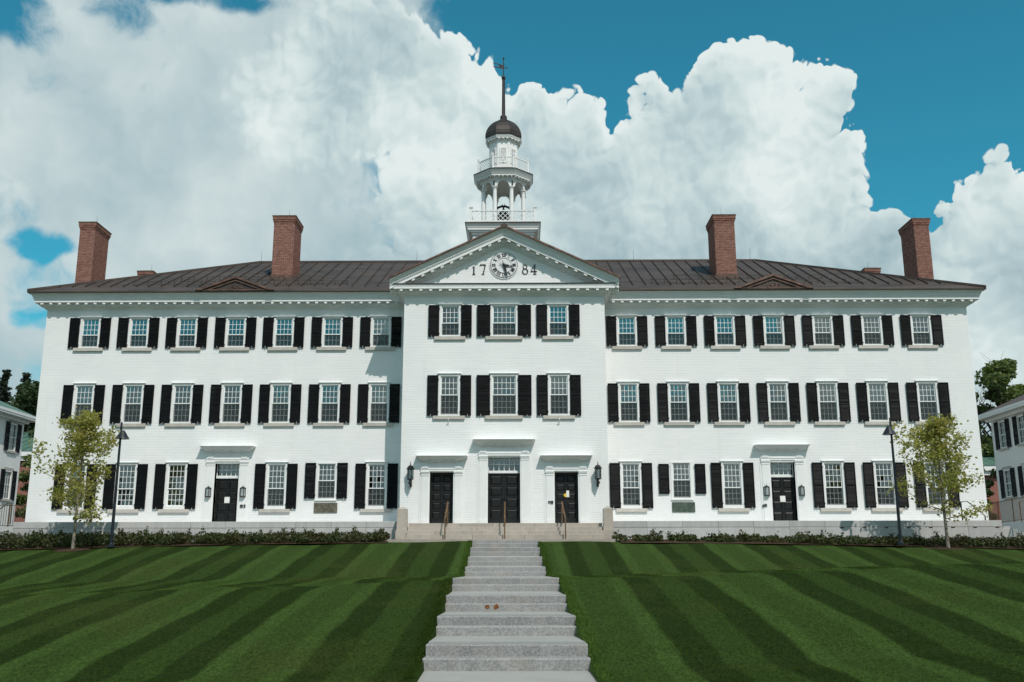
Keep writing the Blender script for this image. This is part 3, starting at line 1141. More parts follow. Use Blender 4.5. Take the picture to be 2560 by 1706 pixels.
def build_window(x, y, f, h, cols, kind):
    key = (f['sill'], round(h, 3))
    win = link('window', cached(('case',) + key, lambda: casing_mesh(f, h)), HALL, (x, y, 0))
    g = h - 0.098
    gm = f['gm']
    up = cached(('up',) + key, lambda: sash_mesh(g - .012, gm - 0.02, f['g1'] + 0.035, cols, f['up'], 0.045, True))
    lo = cached(('lo',) + key, lambda: sash_mesh(g - .012, f['g0'] - 0.055, gm + 0.02, cols, f['lo'], 0.088, False))
    single = (x, y, f['sill']) in SINGLE
    for (me, panes, pw, ph), yy in ((up, 0.045), (lo, 0.088)):
        link('sash', me, win)
        pm = cached(('pane', round(pw, 4), round(ph, 4)), lambda: pane_mesh(pw, ph))
        for (px, pz) in panes:
            place_pane(win, x, y, pm, px, yy + 0.02, pz, pw, ph, single)
    # insect screen before the lower sash
    sc = cached(('scr',) + key, lambda: MB().box(-g + .003, g - .003, 0.071, 0.0725, f['g0'] - .05, gm - 0.03).mesh('insect_screen', 'insect_screen'))
    if not (f is F1 and x in (-18.19, -15.78)):
        link('insect_screen', sc, win)
    # sill
    sw = h + 0.225
    if f is FP:
        sl = cached(('sill',) + key, lambda: MB().box(-h - .02, h + .02, -0.06, 0.14, f['sill'] - 0.055, f['sill'] - .001).mesh('sill', 'white_trim'))
    else:
        sl = cached(('sill',) + key, lambda: MB().box(-sw, sw, -0.095, 0.16, f['sill'] - 0.16, f['sill'] - .001).mesh('sill', 'sill_stone'))
    link('sill', sl, win)
    # shutters
    w = 0.50 if cols == 4 else 0.62
    s0, s1 = f['s0'], f['s1']
    if f is FP and x > 0:
        s0, s1 = 1.39, 2.815
    for s in (-1, 1):
        off = h + 0.012
        if f is FP and x > 0:
            off = h + (0.13 if s > 0 else 0.09)
        me = cached(('sh', w, round(s1 - s0, 3), _br.randrange(3)), lambda: shutter_mesh(w, s1 - s0, rng.randrange(1000)))
        o = link('shutter', me, win, (s * off, -0.028 - 0.004, s0))
        if s < 0:
            o.scale = (-1, 1, 1)
        o.rotation_euler = (_br.uniform(-0.004, 0.010), 0, -s * _br.uniform(0.005, 0.045))
        if not (f is FP and x > 0):
            link('shutter_dog', cached('hook', hook_mesh), win, (s * (off + w * 0.68), -0.012, s0 + .01), (0, _br.choice((0, 0, 0.1, -0.2, 0.5)), 0))
    # added black panel behind some windows, painting the shade of an unlit room
    if (f['sill'], x) in DARK_ROOMS:
        link('room_shade_panel', cached(('dr',) + key, lambda: MB().box(-h - .1, h + .1, .46, .47, f['sill'] - .1, f['cap']).mesh('room_shade_panel', 'interior_shade')), win)
        return win
    # roller blind
    t = _br.random()
    d = None
    if f is F1 and x in (-18.19, -15.78):
        d = 0.98
    elif t < 0.62:
        d = _br.choice((0.2, 0.28, 0.36, 0.45, 0.5, 0.62))
    if d:
        z1 = f['g1'] + .02
        z0 = z1 - d * (f['g1'] - f['g0'])
        b = MB()
        n = 10
        if d > 0.9:      # venetian blind
            m = int((z1 - z0) / 0.05)
            for i in range(m):
                zz = z0 + (z1 - z0) * i / m
                b.add([(-g, 0.20, zz), (g, 0.20, zz), (g, 0.235, zz + .035), (-g, 0.235, zz + .035)], [(0, 1, 2, 3)])
        else:
            b.box(-g + .01, g - .01, 0.20, 0.205, z0, z1)
            b.box(-g + .01, g - .01, 0.195, 0.21, z0 - .03, z0)
        b.build('blind', 'blind_fabric', win, fix=False)
    return win


for wdef in WIN:
    build_window(*wdef)


# ---- doors ---------------------------------------------------------------
def hood_profile_solid(mb, hw, prof, y=0.0):
    """canopy moulding: prof is (overhang, z) from the bottom up; returns on both ends"""
    n = len(prof)
    vs = []
    for (o, z) in prof:
        vs += [(-hw - o, y, z), (-hw - o, y - o, z), (hw + o, y - o, z), (hw + o, y, z)]
    fs = []
    for i in range(n - 1):
        for k in range(3):
            fs.append((i * 4 + k, i * 4 + k + 1, (i + 1) * 4 + k + 1, (i + 1) * 4 + k))
    fs.append((3, 2, 1, 0))
    e = (n - 1) * 4
    fs.append((e, e + 1, e + 2, e + 3))
    mb.add(vs, fs)


def door_panel_mesh(w, h):
    """raised and fielded panel, face to -y"""
    mb = MB()
    a = 0.018
    b = 0.07
    mb.add([(-w / 2, 0.0, -h / 2), (w / 2, 0.0, -h / 2), (w / 2, 0.0, h / 2), (-w / 2, 0.0, h / 2),
            (-w / 2 + a, 0.022, -h / 2 + a), (w / 2 - a, 0.022, -h / 2 + a), (w / 2 - a, 0.022, h / 2 - a), (-w / 2 + a, 0.022, h / 2 - a),
            (-w / 2 + b, -0.012, -h / 2 + b), (w / 2 - b, -0.012, -h / 2 + b), (w / 2 - b, -0.012, h / 2 - b), (-w / 2 + b, -0.012, h / 2 - b)],
           [(0, 1, 5, 4), (1, 2, 6, 5), (2, 3, 7, 6), (3, 0, 4, 7), (4, 5, 9, 8), (5, 6, 10, 9), (6, 7, 11, 10), (7, 4, 8, 11), (8, 9, 10, 11)])
    return mb.mesh('door_panel', 'black_door_paint', fix=False)


def build_door(x, y, h, top, transom, th, kind):
    name = 'door'
    zd = {'wing': 2.19, 'mid': 2.20, 'side': 2.225}[kind]
    yr = 0.30
    root = link('door', MB().box(-h, h, yr + .024, yr + .07, th, zd - .004).mesh('door', 'black_door_paint'), HALL, (x, y, 0))
    # face frame of stiles and rails, then the panels set in it
    rows = 4 if kind != 'side' else 5
    leafs = [(-h, 0.0), (0.0, h)]
    fr = MB()
    pans = []
    for (a, b) in leafs:
        a2, b2 = a + 0.005, b - 0.005
        mx = 0.075 if kind != 'mid' else 0.095
        px0, px1 = a2 + mx, b2 - mx * (0.8 if kind != 'mid' else 1)
        if kind != 'mid' and a < 0:
            px0, px1 = a2 + mx * 1.2, b2 - mx * .7
        elif kind != 'mid':
            px0, px1 = a2 + mx * .7, b2 - mx * 1.2
        fr.box(a2, px0, yr, yr + .024, th + .005, zd)
        fr.box(px1, b2, yr, yr + .024, th + .005, zd)
        H = zd - th
        bot = 0.26 if kind != 'wing' else 0.14
        z = th + bot
        ph = (H - bot - 0.10 - 0.085 * (rows - 1)) / rows
        zs = []
        for r_ in range(rows):
            zs.append((z, z + ph))
            z += ph + 0.085
        prev = th + .005
        for (p, q) in zs:
            fr.box(px0, px1, yr + .001, yr + .023, prev, p)
            prev = q
            pans.append(((px0 + px1) / 2, (p + q) / 2, px1 - px0, ph))
        fr.box(px0, px1, yr + .001, yr + .023, prev, zd)
    fr.build('door_frame', 'black_door_paint', root)
    for (px, pz, pw, ph) in pans:
        link('door_panel', cached(('dp', round(pw, 3), round(ph, 3)), lambda: door_panel_mesh(pw, ph)), root, (px, yr + .003, pz))
    hn = MB()
    s = -1 if kind == 'wing' and x > 0 else 1
    if kind == 'mid':
        for sx in (-1, 1):
            hn.tube([(sx * 0.05, yr - .03, 1.0), (sx * 0.05, yr - .05, 1.06), (sx * 0.05, yr - .03, 1.12)], 0.012, 6)
    else:
        hn.tube([(s * (h - .06), yr - .02, 0.98), (s * (h - .06), yr - .055, 1.0), (s * (h - .16), yr - .055, 1.0)], 0.012, 6)
    hn.build('door_handle', 'black_iron', root)
    # hinges on the jamb
    hg = MB()
    for z in (0.25, 1.1, 1.95):
        sx = -1 if x < 0 else 1
        hg.tube([(sx * (h - .012), yr - .012, z - .07), (sx * (h - .012), yr - .012, z + .07)], 0.016, 6)
    hg.build('hinge', 'black_iron', root)
    # transom light
    if transom:
        z0, z1 = 2.325, top - 0.02
        tm = MB()
        cols = 6 if kind == 'mid' else 5
        mu, st = 0.028, 0.035
        tm.box(-h, h, yr - .06, yr + .08, zd + .002, z0 - .03)
        tm.box(-h, h, yr + .01, yr + .06, z0 - .03, z0)
        tm.box(-h, h, yr + .01, yr + .06, z1, top)
        tm.box(-h, -h + st, yr + .01, yr + .06, z0, z1)
        tm.box(h - st, h, yr + .01, yr + .06, z0, z1)
        a, b = -h + st, h - st
        pw = (b - a - mu * (cols - 1)) / cols
        ph = (z1 - z0 - mu) / 2
        for i in range(1, cols):
            xx = a + i * (pw + mu) - mu
            tm.box(xx, xx + mu, yr + .015, yr + .05, z0, z1)
        tm.box(a, b, yr + .017, yr + .048, z0 + ph, z0 + ph + mu)
        tm.build('transom_window', 'white_sash', root)
        pm = cached(('pane', round(pw, 4), round(ph, 4)), lambda: pane_mesh(pw, ph))
        for j in range(2):
            for i in range(cols):
                place_pane(root, x, y, pm, a + i * (pw + mu) + pw / 2, yr + .03, z0 + j * (ph + mu) + ph / 2, pw, ph, kind == 'mid')
    # jamb lining
    jm = MB()
    for sx in (-1, 1):
        a, b = sx * h, sx * (h - 0.0)
    # surround: pilasters, entablature and canopy
    su = link('door_surround', None, HALL, (x, y, 0))
    P = {'wing': (0.63, 0.99, 2.78, 3.20, 3.44, 3.695, 1.29), 'side': (0.60, 0.92, 2.075, 2.50, 2.72, 2.955, 1.15), 'mid': (0.785, 1.13, 2.78, 3.20, 3.44, 3.70, 1.40)}[kind]
    pi, po, pc, fz, hb, ht, hw = P
    for sx in (-1, 1):
        a, b = sorted((sx * pi, sx * po))
        m = MB()
        m.box(a - .012, b + .012, -0.060, 0.0, th, th + 0.20)               # base
        m.box(a - .006, b + .006, -0.052, 0.0, th + .20, th + 0.235)
        m.box(a, b, -0.042, 0.0, th + 0.235, pc)                            # shaft
        m.box(a - .02, b + .02, -0.058, 0.0, pc, pc + .045)
        m.box(a - .008, b + .008, -0.048, 0.0, pc + .045, pc + .10)
        m.box(a - .03, b + .03, -0.075, 0.0, pc + .10, pc + .155)
        m.box(a - .045, b + .045, -0.095, 0.0, pc + .155, pc + .195)
        m.build('pilaster', 'white_trim', su)
        # architrave strip between pilaster and opening, and outer strip
        m = MB()
        c, d = sorted((sx * (h + .0), sx * (pi - .0)))
        m.box(c, d, -0.02, yr - .0, th, pc + .195) if sx < 0 else m.box(c, d, -0.02, yr, th, pc + .195)
        e, g_ = sorted((sx * po, sx * (po + 0.10)))
        m.box(e, g_, -0.018, 0.0, th, pc + .10)
        m.build('door_jamb', 'white_trim', su)
    m = MB()
    m.box(-po - .035, po + .035, -0.060, 0.0, pc + .197, pc + .29)
    m.box(-po - .05, po + .05, -0.080, 0.0, pc + .29, pc + .33)
    m.box(-po - .025, po + .025, -0.055, 0.0, pc + .33, fz)
    m.box(-h, h, -0.02, yr, top - .001, pc + .195)
    for sx in (-1, 1):        # blocks over the pilasters
        a, b = sorted((sx * pi, sx * po))
        m.box(a + .03, b - .03, -0.095, -0.04, pc + .34, fz - .01)
        if kind == 'side':
            cx = (a + b) / 2
            m.prism([(cx - .15, pc + .34), (cx + .15, pc + .34), (cx + .15, pc + .40), (cx + .10, pc + .45), (cx, pc + .465), (cx - .10, pc + .45), (cx - .15, pc + .40)], -0.10, -0.095)
    m.box(-po - .01, po + .01, -0.04, 0.0, fz, hb)
    m.build('entablature', 'white_trim', su)
    m = MB()
    ov = ht - hb
    hood_profile_solid(m, hw - 0.40, [(0.12, hb), (0.15, hb + .04), (0.20, hb + .05), (0.22, hb + ov * .30), (0.27, hb + ov * .40), (0.32, hb + ov * .58), (0.375, hb + ov * .82),
                                       (0.40, hb + ov * .90), (0.44, hb + ov * .955), (0.44, ht - .004), (0.0, ht + .03)])
    m.build('hood', 'white_trim', su)
    nb = 4 if kind != 'mid' else 5
    bm_ = cached('hoodblock', lambda: MB().box(-0.09, 0.09, -0.17, 0.0, -0.028, 0.0).mesh('hood_block', 'white_trim'))
    for i in range(nb):
        xx = -hw + 0.62 + (2 * hw - 1.24) * i / (nb - 1)
        link('hood_block', bm_, su, (xx, -0.05, hb + .002))
    fl = MB()
    fl.box(hw * .58, hw * .58 + .13, -0.30, -0.22, ht + .005, ht + .05)
    fl.build('gutter_fitting', 'white_trim', su)


for d in DOORS:
    build_door(*d)

tag(REST.build('panes', 'window_glass', HALL, fix=False), kind='stuff')


# ---- cornice -------------------------------------------------------------
def sweep(mb, path, prof):
    """moulding along an open plan path (outside on the left hand walking along it is -normal); prof (out, z)"""
    n = len(path)
    norms = []
    for i in range(n - 1):
        dx, dy = path[i + 1][0] - path[i][0], path[i + 1][1] - path[i][1]
        L = math.hypot(dx, dy)
        norms.append((dy / L, -dx / L))
    offs = []
    for i in range(n):
        if i == 0:
            offs.append(norms[0])
        elif i == n - 1:
            offs.append(norms[-1])
        else:
            a, b = norms[i - 1], norms[i]
            d = 1 + a[0] * b[0] + a[1] * b[1]
            offs.append(((a[0] + b[0]) / d, (a[1] + b[1]) / d))
    m = len(prof)
    vs = [(path[i][0] + offs[i][0] * o, path[i][1] + offs[i][1] * o, z) for i in range(n) for (o, z) in prof]
    fs = [(i * m + k, (i + 1) * m + k, (i + 1) * m + k + 1, i * m + k + 1) for i in range(n - 1) for k in range(m - 1)]
    mb.add(vs, fs)


LOWER = [(0.0, 10.53), (0.035, 10.545), (0.05, 10.585), (0.10, 10.60), (0.12, 10.61), (0.135, 10.655), (0.20, 10.665), (0.215, 10.69), (0.285, 10.70), (0.29, 10.835),
         (0.455, 10.838), (0.455, 10.828), (0.475, 10.828), (0.475, 10.935)]
UPPER = [(0.475, 10.935), (0.49, 10.945), (0.49, 10.985), (0.515, 10.99), (0.515, 11.06), (0.54, 11.07), (0.555, 11.12), (0.60, 11.20), (0.645, 11.235), (0.65, 11.27), (0.0, 11.275)]
LIP = [(0.645, 11.258), (0.745, 11.258), (0.745, 11.325), (0.68, 11.345), (0.0, 11.40)]


def modillion_mesh():
    mb = MB()
    mb.box(-0.068, 0.068, -0.166, 0.0, -0.105, 0.0)
    mb.box(-0.082, 0.082, -0.168, 0.0, -0.014, 0.001)
    return mb.mesh('modillion', 'white_trim')


def dentil_run(mb, x0, x1, y, z0, z1, w=0.05, p=0.098, d=0.022):
    n = int((x1 - x0) / p)
    for i in range(n):
        x = x0 + (i + .5) * (x1 - x0) / n
        mb.box(x - w / 2, x + w / 2, y - d, y, z0, z1)


def build_cornice():
    WL = [(-XW, 14.0), (-XW, 0.0), (-XP, 0.0), (-XP, -PV), (XP, -PV), (XP, 0.0), (XW, 0.0), (XW, 14.0)]
    mb = MB()
    sweep(mb, WL, LOWER)
    co = mb.build('cornice', 'white_trim', HALL)
    mm = modillion_mesh()

    def run(x0, x1, y, n):
        for i in range(n):
            link('modillion', mm, co, (x0 + (x1 - x0) * i / (n - 1), y - 0.286, 10.8345))
    run(-22.95, -5.35, 0.0, 41)
    run(5.35, 22.95, 0.0, 41)
    run(-4.86, 4.86, -PV, 22)
    for s in (-1, 1):
        for i in range(4):
            link('modillion', mm, co, (s * (XP + 0.286), -PV + 0.18 + i * 0.44, 10.8345), (0, 0, s * math.pi / 2))
    # crown moulding of the wings (the pediment carries its own)
    for s in (-1, 1):
        pth = [(s * XW, 14.0), (s * XW, 0.0), (s * XP, 0.0), (s * XP, -PV - 0.475)]
        if s > 0:
            pth = pth[::-1]
        mb = MB()
        sweep(mb, pth, UPPER)
        dentil_run(mb, min(s * (XP + .66), s * (XW + .4)), max(s * (XP + .66), s * (XW + .4)), -0.513, 10.995, 11.055)
        mb.build('crown_moulding', 'white_trim', HALL)
        mb = MB()
        pl = [(s * XW, 14.0), (s * XW, 0.0), (s * (XP + .2), 0.0)]
        if s > 0:
            pl = pl[::-1]
        sweep(mb, pl, LIP)
        mb.build('gutter', 'weathered_copper', HALL)
    # level cornice across the pediment foot
    mb = MB()
    y = -PV
    mb.box(-XP - .46, XP + .46, y - .485, y, 10.937, 10.962)
    mb.box(-XP - .46, XP + .46, y - .47, y, 10.962, 11.045)
    dentil_run(mb, -XP - .46, XP + .46, y - .468, 10.975, 11.035)
    mb.build('pediment_cornice', 'white_trim', HALL)
    mb = MB()
    mb.box(-XP - .52, XP + .52, y - .535, y - .002, 11.047, 11.075)
    mb.build('flashing', 'weathered_copper', HALL)
    mb = MB()
    mb.box(-3.28, 3.28, y - .05, y - .001, 11.077, 11.115)
    mb.build('pediment_sill', 'white_trim', HALL)
    # raking cornices
    TOP, SL = 13.90, 0.468
    RK = [(0.655, -0.10), (0.645, -0.135), (0.60, -0.17), (0.555, -0.25), (0.54, -0.30), (0.515, -0.31), (0.515, -0.385), (0.49, -0.39), (0.49, -0.43), (0.475, -0.44),
          (0.475, -0.555), (0.455, -0.555), (0.455, -0.545), (0.29, -0.548), (0.285, -0.66), (0.215, -0.675), (0.20, -0.72), (0.135, -0.735), (0.12, -0.78), (0.05, -0.80), (0.035, -0.845), (0.0, -0.86)]
    for s in (-1, 1):
        mb = MB()
        xs = [0.0, s * (XP + 0.66)]
        m = len(RK)
        vs = []
        for x in xs:
            vs += [(x, y - o, TOP - SL * abs(x) + v) for (o, v) in RK]
        fs = [(k, k + 1, m + k + 1, m + k) for k in range(m - 1)]
        mb.add(vs, fs)
        mb.add([vs[k + m] for k in range(m)] + [(xs[1], y, TOP - SL * abs(xs[1]) - .86), (xs[1], y, TOP - SL * abs(xs[1]) - .1)], [tuple(range(m + 2))])
        n = 50
        for i in range(n):
            x = s * (0.06 + (XP + .5) * (i + .5) / n)
            z = TOP - SL * abs(x)
            mb.add([(x - .026, y - .536, z - .375 + .012 * s), (x + .026, y - .536, z - .375 - .012 * s), (x + .026, y - .536, z - .318 - .012 * s), (x - .026, y - .536, z - .318 + .012 * s),
                    (x - .026, y - .515, z - .375 + .012 * s), (x + .026, y - .515, z - .375 - .012 * s), (x + .026, y - .515, z - .318 - .012 * s), (x - .026, y - .515, z - .318 + .012 * s)],
                   [(0, 1, 2, 3), (0, 4, 5, 1), (1, 5, 6, 2), (2, 6, 7, 3), (3, 7, 4, 0)])
        rk = mb.build('raking_cornice', 'white_trim', HALL)

        def rmod():
            b = MB()
            a, c = 0.068, 0.105
            sk = -SL * s
            vs = [(-a, -.166, -c - a * sk), (a, -.166, -c + a * sk), (a, 0, -c + a * sk), (-a, 0, -c - a * sk), (-a, -.166, -a * sk), (a, -.166, a * sk), (a, 0, a * sk), (-a, 0, -a * sk)]
            b.add(vs, [(0, 3, 2, 1), (0, 1, 5, 4), (1, 2, 6, 5), (2, 3, 7, 6), (3, 0, 4, 7)])
            return b.mesh('modillion', 'white_trim')
        rm = rmod()
        for i in range(11):
            x = s * (0.235 + 0.452 * i)
            link('modillion', rm, rk, (x, y - .286, TOP - SL * abs(x) - 0.550))
        # copper edge on the rake
        mb = MB()
        E = [(0.0, 0.0), (0.66, 0.0), (0.745, -0.012), (0.745, -0.095), (0.655, -0.10)]
        m = len(E)
        xs = [0.0, s * (XP + 0.70)]
        vs = []
        for x in xs:
            vs += [(x, y - o, TOP - SL * abs(x) + v) for (o, v) in E]
        mb.add(vs, [(k, k + 1, m + k + 1, m + k) for k in range(m - 1)])
        mb.add([vs[m + k] for k in range(m)] + [(xs[1], y, TOP - SL * abs(xs[1]) - .1)], [tuple(range(m + 1))])
        mb.build('rake_flashing', 'reddish_copper', HALL)
    # ridge block at the apex
    mb = MB()
    mb.prism([(-.16, 13.84), (0, 13.915), (.16, 13.84), (.16, 13.91), (0, 13.985), (-.16, 13.91)], y - .70, y + .5)
    mb.build('ridge_finial', 'weathered_copper', HALL)


build_cornice()

# ---- roof ----------------------------------------------------------------
RY, RZ = 7.0, 15.17
EY, EZ = -0.73, 11.335
HX = 14.27
EX = XW + 0.73
SLO = (RZ - EZ) / (RY - EY)


def roof_z(y):
    return EZ + (y - EY) * SLO


def build_roof():
    roof = MB()
    q = -0.03
    roof.add([(-EX, EY, EZ + q), (EX, EY, EZ + q), (HX, RY, RZ + q), (-HX, RY, RZ + q)], [(0, 1, 2, 3)])
    roof.add([(EX, 14.73, EZ + q), (-EX, 14.73, EZ + q), (-HX, RY, RZ + q), (HX, RY, RZ + q)], [(0, 1, 2, 3)])
    for s in (-1, 1):
        roof.add([(s * EX, EY, EZ + q), (s * EX, 14.73, EZ + q), (s * HX, RY, RZ + q)], [(0, 1, 2)])
    ro = roof.build('roof', 'weathered_copper', HALL)
    # apron above the gutter
    mb = MB()
    y1 = 0.16
    k = (EX - HX) / (RY - EY)
    xa = EX - (y1 - EY) * k
    mb.add([(-EX, EY, EZ + .004), (EX, EY, EZ + .004), (xa, y1, roof_z(y1) + .004), (-xa, y1, roof_z(y1) + .004)], [(0, 1, 2, 3)])
    mb.add([(-EX, EY - .012, EZ - .03), (EX, EY - .012, EZ - .03), (EX, EY, EZ + .004), (-EX, EY, EZ + .004)], [(0, 1, 2, 3)])
    mb.build('eave_apron', 'weathered_copper', ro, fix=False)
    # standing seam sheets
    P = 0.64
    n = int(2 * xa / P)
    x = -n * P / 2
    cache = {}
    while x < n * P / 2 - 0.01:
        xa0, xb0 = x, x + P

        def ytop(xx):
            return min(RY, EY + (EX - abs(xx)) / k)
        ta, tb = ytop(xa0), ytop(xb0)
        flat = abs(ta - RY) < 1e-6 and abs(tb - RY) < 1e-6
        if flat and 'p' in cache:
            link('roof_panel', cache['p'], ro, (x, 0, 0))
        else:
            b = MB()
            e = 0.016
            y0 = y1
            if max(ta, tb) > y0 + .05:
                ta, tb = max(ta, y0 + .02), max(tb, y0 + .02)
                b.add([(0, y0, roof_z(y0) + e), (P, y0, roof_z(y0) + e), (P, tb, roof_z(tb) + e), (0, ta, roof_z(ta) + e),
                       (0, y0, roof_z(y0)), (P, y0, roof_z(y0))], [(0, 1, 2, 3), (4, 5, 1, 0)])
                b.bar((0.0, y0 - .02, roof_z(y0) + .045), (0.0, ta, roof_z(ta) + .045), 0.030, 0.075)
                # batten end
                b.bar((0.0, y0 - .07, roof_z(y0) + .035), (0.0, y0 + .02, roof_z(y0) + .055), 0.06, 0.05)
                me = b.mesh('roof_panel', 'weathered_copper')
                if flat:
                    cache['p'] = me
                link('roof_panel', me, ro, (x, 0, 0))
        x += P
    # ridge and hips
    mb = MB()
    mb.bar((-HX, RY, RZ + .03), (HX, RY, RZ + .03), 0.22, 0.11)
    mb.build('ridge_cap', 'weathered_copper', ro)
    for s in (-1, 1):
        mb = MB()
        mb.bar((s * EX, EY, EZ + .05), (s * HX, RY, RZ + .05), 0.16, 0.11)
        mb.bar((s * EX, 14.73, EZ + .05), (s * HX, RY, RZ + .05), 0.16, 0.11)
        mb.build('hip_cap', 'weathered_copper', ro)
    # pediment roof running back into the main slope
    for s in (-1, 1):
        mb = MB()
        yb = 6.0
        mb.add([(0, -PV - .68, 13.905), (s * 5.44, -PV - .68, 13.905 - .468 * 5.44), (s * 5.44, 1.0, 13.905 - .468 * 5.44), (0, yb, 13.905)], [(0, 1, 2, 3)])
        for i in range(9):
            yy = -PV - .2 + i * 0.62
            mb.bar((s * 0.05, yy, 13.93 - .468 * .05), (s * 5.40, yy, 13.93 - .468 * 5.40), 0.03, 0.06)
        mb.build('pediment_roof', 'weathered_copper', ro, fix=False)
    # snow guards: two rails on small brackets
    def guard(x0, x1, y):
        b = MB()
        z = roof_z(y)
        for dz, dy in ((0.09, -.01), (0.22, -.04)):
            b.tube([(x0, y + dy, z + dz), (x1, y + dy, z + dz)], 0.011, 5)
        nn = max(2, int((x1 - x0) / 0.64) + 1)
        for i in range(nn):
            xx = x0 + 0.1 + (x1 - x0 - .2) * i / (nn - 1)
            b.bar((xx, y, z), (xx, y - .045, z + .25), 0.03, 0.025)
            b.bar((xx, y + .14, z + .07), (xx, y - .03, z + .01), 0.05, 0.03)
        b.build('snow_guard', 'weathered_copper', ro)
    for (a, b_, y) in ((-18.9, -14.6, 0.45), (-12.4, -7.9, 0.45), (-16.9, -9.4, 1.55), (7.3, 11.9, 0.45), (14.3, 18.6, 0.45), (8.6, 16.4, 1.55)):
        guard(a, b_, y)
    # lightning rods on the ridge
    for x in (-14.2, -5.2, 7.3, 14.0):
        MB().tube([(x, RY, RZ + .05), (x, RY, RZ + .75)], [0.012, 0.005], 5).build('lightning_rod', 'weathered_copper', ro)
    # two small copper gables on the eaves, with dates in relief
    for cx, txt in ((-13.31, '1904'), (13.2, '1935')):
        g = MB()
        hw, hh = 1.95, 0.72
        zb = EZ - .0
        yf = EY - .02
        yb = EY + hh / SLO + .25
        g.mi = 0
        g.add([(cx - hw, yf, zb), (cx + hw, yf, zb), (cx, yf, zb + hh), (cx, yb, zb + hh)], [(0, 3, 2), (1, 2, 3)])     # little roof
        g.mi = 1
        # raking trim, three steps
        for a, b, d in ((0.0, 0.11, 0.06), (0.11, 0.20, -0.02), (0.20, 0.25, 0.02)):
            for s in (-1, 1):
                o = [(cx + s * (hw - a * 2.6), zb + .0), (cx + s * (hw - b * 2.6), zb + .0), (cx, zb + hh - b * 1.0), (cx, zb + hh - a * 1.0)]
                if s > 0:
                    o = o[::-1]
                g.mi = 1 if d > 0 else 0
                g.prism(o, yf - d - .02, yf + .12)
        g.mi = 0
        g.prism([(cx - hw + .65, zb + .01), (cx + hw - .65, zb + .01), (cx, zb + hh - .25)], yf + .02, yf + .10)
        g.mi = 1
        g.box(cx - hw, cx + hw, yf - .03, yf + .05, zb - .02, zb + .03)
        gb = g.build('eave_gable', ['weathered_copper', 'reddish_copper'], HALL)
        fc = bpy.data.curves.new('date', 'FONT')
        fc.body = txt
        fc.size = 0.34
        fc.extrude = 0.018
        fc.align_x = 'CENTER'
        fc.space_character = 1.15
        to = bpy.data.objects.new('date', fc)
        COL.objects.link(to)
        bpy.context.view_layer.update()
        me = bpy.data.meshes.new_from_object(to)
        me.materials.clear()
        me.materials.append(MATS['reddish_copper'])
        bpy.data.objects.remove(to, do_unlink=True)
        link('date_relief', me, gb, (cx, yf + .006, zb + .05), (math.pi / 2, 0, 0))
        MB().tube([(cx, yf + .3, zb + hh), (cx, yf + .3, zb + hh + .45)], [0.012, 0.005], 5).build('lightning_rod', 'weathered_copper', gb)


build_roof()


# ---- chimneys ------------------------------------------------------------
def build_chimney(x0, x1, y0, y1, zb, zt, flash=False):
    cm = link('chimney', MB().box(x0 + .008, x1 - .008, y0 + .008, y1 - .008, zb, zt - .05).mesh('chimney', 'mortar'), HALL)
    mb = MB()
    CH, BL, J = 0.089, 0.225, 0.017
    r = random.Random(int(x0 * 100))

    def face(axis, a0, a1, yfix, outw, z, odd, lift):
        L = a1 - a0
        n = max(2, round(L / BL))
        w = L / n
        pos = a0
        edges = [a0] + [a0 + w * (i + (.5 if odd else 1)) for i in range(n - (0 if odd else 1))] + [a1]
        for p, q in zip(edges, edges[1:]):
            if q - p < .02:
                continue
            d = 0.012 + lift + r.uniform(-.003, .003)
            if axis == 'x':
                ys = sorted((yfix, yfix + outw * d))
                mb.box(p + J / 2, q - J / 2, ys[0] - (0.02 if outw > 0 else 0), ys[1] + (0.02 if outw < 0 else 0), z + J / 2, z + CH - J / 2)
            else:
                xs_ = sorted((yfix, yfix + outw * d))
                mb.box(xs_[0] - (0.02 if outw > 0 else 0), xs_[1] + (0.02 if outw < 0 else 0), p + J / 2, q - J / 2, z + J / 2, z + CH - J / 2)
    nz = int((zt - zb) / CH)
    for i in range(nz):
        z = zb + i * CH
        left = nz - i
        lift = 0.0
        if left <= 4:
            lift = (0.02, 0.045, 0.07, 0.07)[4 - left]
        e = lift
        o = i % 2 == 1
        face('x', x0 - e, x1 + e, y0 - e, -1, z, o, 0)
        face('x', x0 - e, x1 + e, y1 + e, 1, z, o, 0)
        face('y', y0 - e + .015, y1 + e - .015, x0 - e, -1, z, not o, 0)
        face('y', y0 - e + .015, y1 + e - .015, x1 + e, 1, z, not o, 0)
        if lift:
            mb.mi = 0
            mb.box(x0 - e + .004, x1 + e - .004, y0 - e + .004, y1 + e - .004, z + .002, z + CH - .002)
    tag(mb.build('bricks', 'red_brick', cm, fix=False), kind='stuff')
    c = MB()
    zc = zb + nz * CH
    c.box(x0 - .10, x1 + .10, y0 - .10, y1 + .10, zc, zc + .055)
    c.box(x0 + .05, x1 - .05, y0 + .05, y1 - .05, zc + .055, zc + .11)
    c.build('chimney_cap', 'chimney_cap_stone', cm)
    MB().tube([((x0 + x1) / 2 + .05, (y0 + y1) / 2, zc + .1), ((x0 + x1) / 2 + .05, (y0 + y1) / 2, zc + .72)], [0.012, 0.005], 5).build('lightning_rod', 'weathered_copper', cm)
    if not flash:
        return
    f = MB()
    zf = roof_z(y0)
    f.box(x0 - .04, x1 + .04, y0 - .05, y0 - .013, zf - .1, zf + .20)
    f.box(x0 - .12, x1 + .12, y0 - .16, y0 - .014, zf - .08, zf + .035)
    f.build('flashing', 'reddish_copper', cm)


